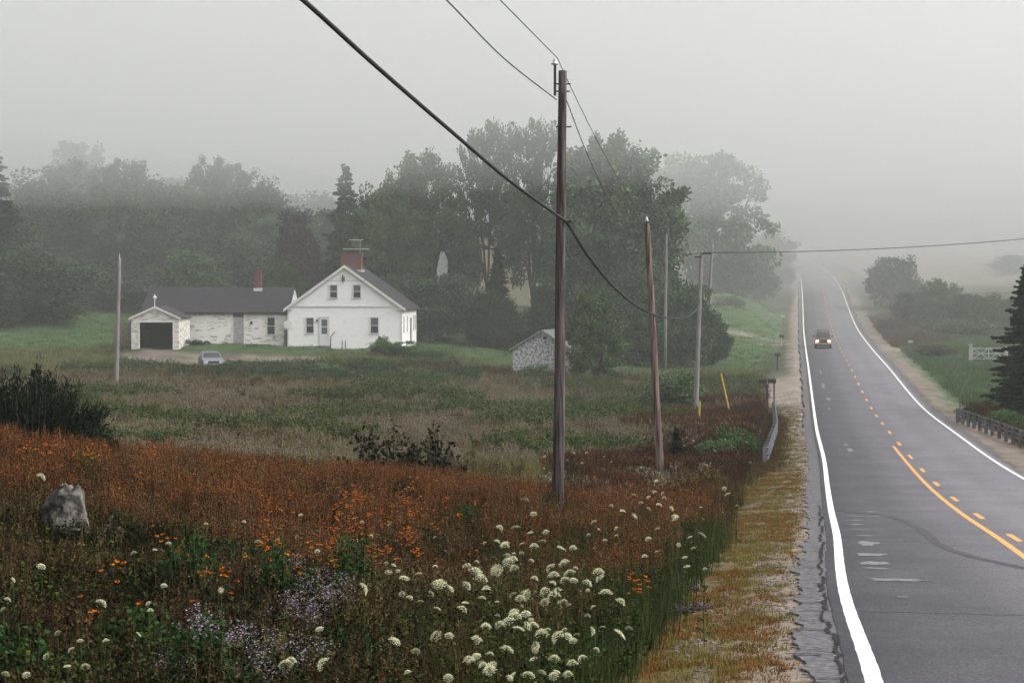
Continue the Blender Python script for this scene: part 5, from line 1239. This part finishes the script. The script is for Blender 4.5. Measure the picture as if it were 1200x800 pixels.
Z5 = """217,92,38 250,148,26 180,196,34 117,203,32 238,218,24 300,216,24 140,270,46 253,278,40 145,312,28 405,280,34 487,177,24 467,229,18 700,246,24 735,203,18 600,133,22 555,115,16 645,150,24 805,160,32 910,228,32 842,314,24 850,350,24 875,280,18 685,312,24 372,335,40 392,378,50 375,408,40 407,408,34 505,376,42 512,402,40 460,416,40 415,357,20 176,360,34 105,365,54 20,380,60 45,400,60 65,440,36 172,466,36 297,452,40 295,492,36 390,499,14 485,510,20 588,492,40 623,598,30 180,550,54 155,575,50 193,600,44 65,591,38 28,640,42 283,620,62 348,632,62 258,661,36 405,643,36 118,578,36 145,680,50 28,706,40 250,712,34 332,716,44 442,714,42 80,762,60 10,725,40 170,780,36 230,785,50 385,780,44 285,768,34 50,735,36 495,679,24 222,541,40 575,200,18 508,208,20 575,231,16 530,245,20 356,278,24 285,252,26 205,260,22 107,258,24 350,490,14 520,587,12 108,488,16 817,263,16 862,234,20 733,295,14 700,125,18 740,110,24 760,80,16 722,55,16 640,70,14 730,12,20 790,120,20 670,100,16 920,362,12"""
Z4 = """500,370,72 770,427,36 860,342,60 912,367,40 840,264,28 695,315,44 763,296,32 820,388,32 650,615,60 748,660,44 845,592,56 905,592,48 965,468,44 980,432,36 985,355,48 1128,278,64 990,262,60 1040,302,60 1080,366,40 1140,84,40 1165,165,58 1130,150,30 1178,213,30 1076,548,44 1143,533,50 1030,605,48 998,705,60 1032,684,46 1098,750,68 1065,728,46 1096,678,36 320,724,76 140,735,70 165,710,50 712,765,40 902,792,54 298,556,36 850,458,34 720,410,30 685,392,30 665,283,24 645,255,24 610,250,20 622,290,30 470,140,18 540,120,18 625,70,20 497,52,20 460,38,16 290,92,14 193,125,22 103,138,16 10,150,32 210,20,26 287,195,30 838,125,18 890,185,20 1060,410,30"""
Z2 = """193,262,40 473,447,50 628,204,28 768,352,36 497,612,30 375,622,26 335,656,36 400,742,44 35,420,32 15,470,30 62,326,22 25,780,40 125,780,40 697,440,22 705,470,18 790,153,24 727,182,12 965,62,22 1143,55,24 315,735,20 217,683,20 270,585,20 650,580,20 1035,375,24 190,-152,46"""
Z6 = """290,410,16 350,410,16 153,423,14 328,453,14 433,427,12 466,447,12 150,480,12 260,440,10 605,476,12 820,335,14 850,347,14 858,377,16 807,372,10 820,400,12 951,397,12 1100,355,12 1118,450,10 995,573,22 1010,600,26 1055,655,14 988,685,10 885,662,16 895,718,16 765,708,30 745,668,24 690,652,28 640,670,24 708,598,22 670,590,22 640,612,20 572,606,18 575,705,26 518,680,24 465,656,20 675,538,22 728,622,22 180,530,12 50,420,10 40,380,10"""
FL = []
for txt, ox, oy, k in ((Z5, 550, 560, .3), (Z4, 300, 600, .25), (Z2, 0, 600, .25), (Z6, 600, 430, .25)):
    for q in txt.split():
        a, b_, s_ = map(float, q.split(',')); FL.append((ox + a * k, oy + b_ * k, s_ * k))
for _ in range(44):
    FL.append((rng.triangular(545, 735, 630), rng.uniform(635, 812), rng.uniform(4, 15)))
def region(px, py):
    if px < 300: return ('cream lacy umbel flower scattered among dark weeds at lower left', 'lacy umbel flowers in the dark weeds at lower left')
    if py < 590: return ('small cream lacy umbel flower in the ditch around the red pole', 'lacy umbel flowers around the red pole')
    if px < 540 and py < 660: return ('cream lacy umbel flower among the orange daisies', 'lacy umbel flowers among the orange daisies')
    if px < 540: return ('cream lacy umbel flower among dark stems at bottom middle', 'lacy umbel flowers at bottom middle')
    if px > 640 and py < 680: return ('cream lacy umbel flower in the rusty grass between pole foot and shoulder', 'lacy umbel flowers between pole foot and shoulder')
    return ('cream lacy umbel flower in the densest patch below the nearest pole', 'lacy umbel flowers in the densest patch')
for i, (px_, py_, s_) in enumerate(FL):
    far = py_ < 575
    h = rng.choice((.7, .85)) if not far else .7
    p = hit(px_, py_, h - .02, 10)
    D = p.y; size = min(max(s_ / PX(D) * rng.uniform(.9, 1.2), .05), .155)
    hh, sm_ = min(SM, key=lambda q: abs(q[0] - h))
    lb, gp2 = region(px_, py_)
    o = thing('queen_annes_lace', lb, 'flower', (p.x, p.y, p.z), rng.uniform(0, 6.28), gp2)
    c1 = bpy.data.objects.new('stem', sm_); c1.parent = o; sc.collection.objects.link(c1)
    c2 = bpy.data.objects.new('flower_head', UM[rng.choice((0, 0, 1, 1, 2, 2, 3, 4, 5) if s_ < 12 else (0, 1, 2, 2, 3))]); c2.parent = o; sc.collection.objects.link(c2)
    c2.location = (0, 0, h - .01); c2.scale = (size, size, size * rng.uniform(.8, 1.2)); c2.rotation_euler = (rng.gauss(.1, .5), rng.gauss(0, .4) , rng.uniform(0, 6.28))
# ------------------------------------------------------------------ orange daisies
def daisy(n):
    m = MB()
    for _ in range(n):
        a = rng.uniform(0, 6.28); q = rng.uniform(.0, .5); x, y = q * math.cos(a), q * math.sin(a); h = rng.uniform(.5, .75)
        m.mi = 1; blade(m, x * .5, y * .5, h, .008, 0, 0, tint=.5); 
        for k in range(3): leafq(m, (x * .5, y * .5, h * rng.uniform(.1, .6)), .06, (rng.gauss(0, 1), rng.gauss(0, 1), .3))
        m.mi = 0; tx, ty = rng.gauss(0, .25), rng.gauss(0, .25); r0 = rng.uniform(.026, .036); cx, cy = x * .5, y * .5
        for k in range(11):
            b_ = k * 6.283 / 11; d = (math.cos(b_), math.sin(b_), tx * math.cos(b_) + ty * math.sin(b_) - .25)
            leafq(m, (cx, cy, h), r0 * 1.15, d)
        m.mi = 2; m.tube([(cx, cy, h - .004), (cx, cy, h + .008), (cx, cy, h + .014)], [.008, .009, .004], 6)
    return m
DM = []
for n in (1, 2, 4, 6):
    o = daisy(n).build('orange_daisy', [M['orange'], M['stem'], M['brown']]); DM.append(o.data); bpy.data.objects.remove(o)
spots = []
def dz_(n, x0, x1, y0, y1, lb):
    for _ in range(n): spots.append((rng.uniform(x0, x1), rng.uniform(y0, y1), lb))
dz_(90, 290, 480, 575, 665, 'orange daisy plant in the large drift at middle left')
dz_(34, 380, 500, 585, 660, 'orange daisy plant in the large drift at middle left')
dz_(26, 0, 70, 478, 545, 'orange daisy plant below the dark evergreen bush')
dz_(20, 90, 135, 508, 540, 'orange daisy plant on the crest left of the open leafy bush')
dz_(14, 160, 235, 515, 565, 'orange daisy plant on the crest left of the open leafy bush')
dz_(18, 400, 520, 560, 590, 'orange daisy plant in rusty grass near the crest middle')
dz_(14, 480, 590, 590, 650, 'orange daisy plant in rusty grass near the crest middle')
dz_(9, 615, 660, 535, 565, 'orange daisy plant left of the nearest pole foot')
dz_(6, 742, 760, 683, 692, 'orange daisy plant alone at the edge of the shoulder')
dz_(6, 225, 270, 650, 700, 'orange daisy plant among dark herbs at lower left')
dz_(8, 60, 240, 600, 720, 'orange daisy plant lone among dark weeds')
for px_, py_, lb in spots:
    p = hit(px_, py_, .62, 10); o = bpy.data.objects.new('orange_daisy', rng.choice(DM)); sc.collection.objects.link(o)
    o.location = (p.x, p.y, p.z); o.rotation_euler = (0, 0, rng.uniform(0, 6.28)); s_ = rng.uniform(.75, 1.05); o.scale = (s_, s_, 1.0)
    tag(o, lb, 'flower', lb.replace('orange daisy plant', 'orange daisies'))
# ------------------------------------------------------------------ asters, leafy clumps
def aster(n, h, ls, r=.3):
    m = MB()
    for _ in range(n):
        a = rng.uniform(0, 6.28); q = r * rng.random() ** .6; x, y = q * math.cos(a), q * math.sin(a); hh = h * rng.uniform(.7, 1.05) * (1 - .25 * q / r)
        m.mi = 1; blade(m, x, y, hh, .007, .1, a, tint=.4)
        for k in range(16): leafq(m, (x, y, hh * rng.uniform(.1, .85)), .045, (rng.gauss(0, 1), rng.gauss(0, 1), .4))
        m.mi = 0
        for k in range(40): 
            f = rng.random(); leafq(m, (x + rng.gauss(0, .045), y + rng.gauss(0, .045), hh * (.78 + .25 * f)), ls * rng.uniform(.6, 1.2))
    return m
AM = []
for n in (16, 22):
    o = aster(n, .72, .02).build('aster', [M['lavender'], M['herb']]); AM.append(o.data); bpy.data.objects.remove(o)
for px_, py_, s_, lb in [(330, 650, 1, 'pale lavender flower clump, top left of the lavender group'), (350, 655, .9, 'pale lavender flower clump beside the topmost one'), (385, 672, 1, 'pale lavender flower clump left of the bright green bush'),
        (398, 680, .8, 'pale lavender flower clump touching the bright green bush'), (365, 690, .9, 'pale lavender flower clump below middle of the group'), (340, 700, .9, 'pale lavender clump above dark hollow'), (358, 707, .8, 'pale lavender flower clump lowest of the middle group'),
        (235, 716, 1, 'pale lavender clump left of the green leafy patch'), (262, 728, .9, 'greyish lavender clump in the green leafy patch'), (300, 738, .8, 'faded lavender clump at bottom left of middle'), (355, 748, .9, 'lavender clump above the bottom umbel flowers'),
        (305, 760, .9, 'pale pink clump low at bottom left of middle'), (130, 618, .6, 'small pale lavender clump right of the boulder'), (435, 690, .6, 'small lavender clump right of the bright green bush'), (200, 770, .7, 'pinkish clump in bottom left herbs'), (675, 590, .6, 'pale pinkish clump right of the nearest pole foot'), (725, 575, .5, 'pinkish clump below the red pole')]:
    p = hit(px_, py_, .68 * s_, 10); o = bpy.data.objects.new('aster', rng.choice(AM)); sc.collection.objects.link(o); o.location = p; s_ *= 1.05; o.scale = (s_, s_, s_); tag(o, lb, 'flower clump')
o = aster(60, .16, .012, .28).build('aster', [M['lavender'], M['brown']]); THY = o.data; bpy.data.objects.remove(o)
for px_, py_, s_, lb in [(797, 690, 1.0, 'low purplish-grey mound at the shoulder edge, upper one'), (786, 716, 1.1, 'low purplish-grey mound at the shoulder edge, lower one'), (818, 710, .7, 'flat purplish-grey mound reaching out on the shoulder')]:
    p = hit(px_, py_, .05, 10); o = bpy.data.objects.new('low_mound_plant', THY); sc.collection.objects.link(o); o.location = (p.x, p.y, p.z - .02); o.scale = (s_, s_, s_); tag(o, lb, 'plant')
def leafy(px_, py_, h, w_, mk, lb, name='leafy_clump'):
    p = hit(px_, py_, h * .6, 10); tk, cr_ = twiggy(int(px_), h, w_, 34, 60, .055, .5)
    o = thing(name, lb, 'plant', (p.x, p.y, p.z), 0); tk.build('stem', M['stem'], o); cr_.build('foliage', M[mk], o)
leafy(328, 672, .95, .75, 'herb', 'bright green leafy clump inside the lavender flowers')
leafy(415, 675, 1.0, .6, 'herb', 'bright green leafy clump right of the lavender flowers')
leafy(222, 660, .95, .8, 'herb', 'green leafy clump with dark hollow left of the lavender flowers')
leafy(100, 545, .8, .6, 'herb_olive', 'olive leafy clump behind the boulder')
leafy(545, 610, .7, .5, 'herb', 'green leafy clump in rusty grass left of the tall umbel')
leafy(612, 625, .8, .6, 'herb_dark', 'dark green leafy clump under the lone tall umbel')
leafy(470, 575, .9, .5, 'herb_dark', 'dark leafy clump in the orange daisies near the crest')
leafy(810, 622, .75, .4, 'herb', 'green leafy clump at right end of rusty grass')
leafy(170, 755, .7, .9, 'herb', 'green leafy clump near the bottom left corner')
leafy(240, 775, .7, 1.0, 'herb', 'green leafy clump at the bottom below the lavender clumps')
leafy(20, 780, .7, .8, 'herb', 'green leafy clump in the bottom left corner')
leafy(58, 612, .5, .5, 'herb_dark', 'dark leafy clump hiding the left foot of the boulder')
leafy(88, 616, .45, .4, 'herb_olive', 'olive leafy clump at the right foot of the boulder')
def dock(px_, py_, h, lb):
    p = hit(px_, py_, h * .8, 10); m = MB()
    for k in range(5):
        a = rng.uniform(0, 6.28); t = blade(m, .05 * math.cos(a), .05 * math.sin(a), h * rng.uniform(.7, 1), .012, .15, a)
        for j in range(60): f = rng.uniform(.4, 1); leafq(m, (t[0] * f + rng.gauss(0, .02), t[1] * f + rng.gauss(0, .02), t[2] * f), .035)
    o = m.build('dock_plant', M['brown']); o.location = p; tag(o, lb, 'plant')
for i, (x, y, lb) in enumerate([(372, 562, 'dark brown dock seed stalk, leftmost of the dark trio'), (388, 560, 'dark brown dock seed stalk, middle of the dark trio'), (409, 556, 'dark brown dock seed stalk, rightmost of the dark trio'), (393, 575, 'lower dark brown dock stalk under the trio'), (302, 535, 'thin dark stalk on the crest right of the daisies')]): dock(x, y, .95, lb)
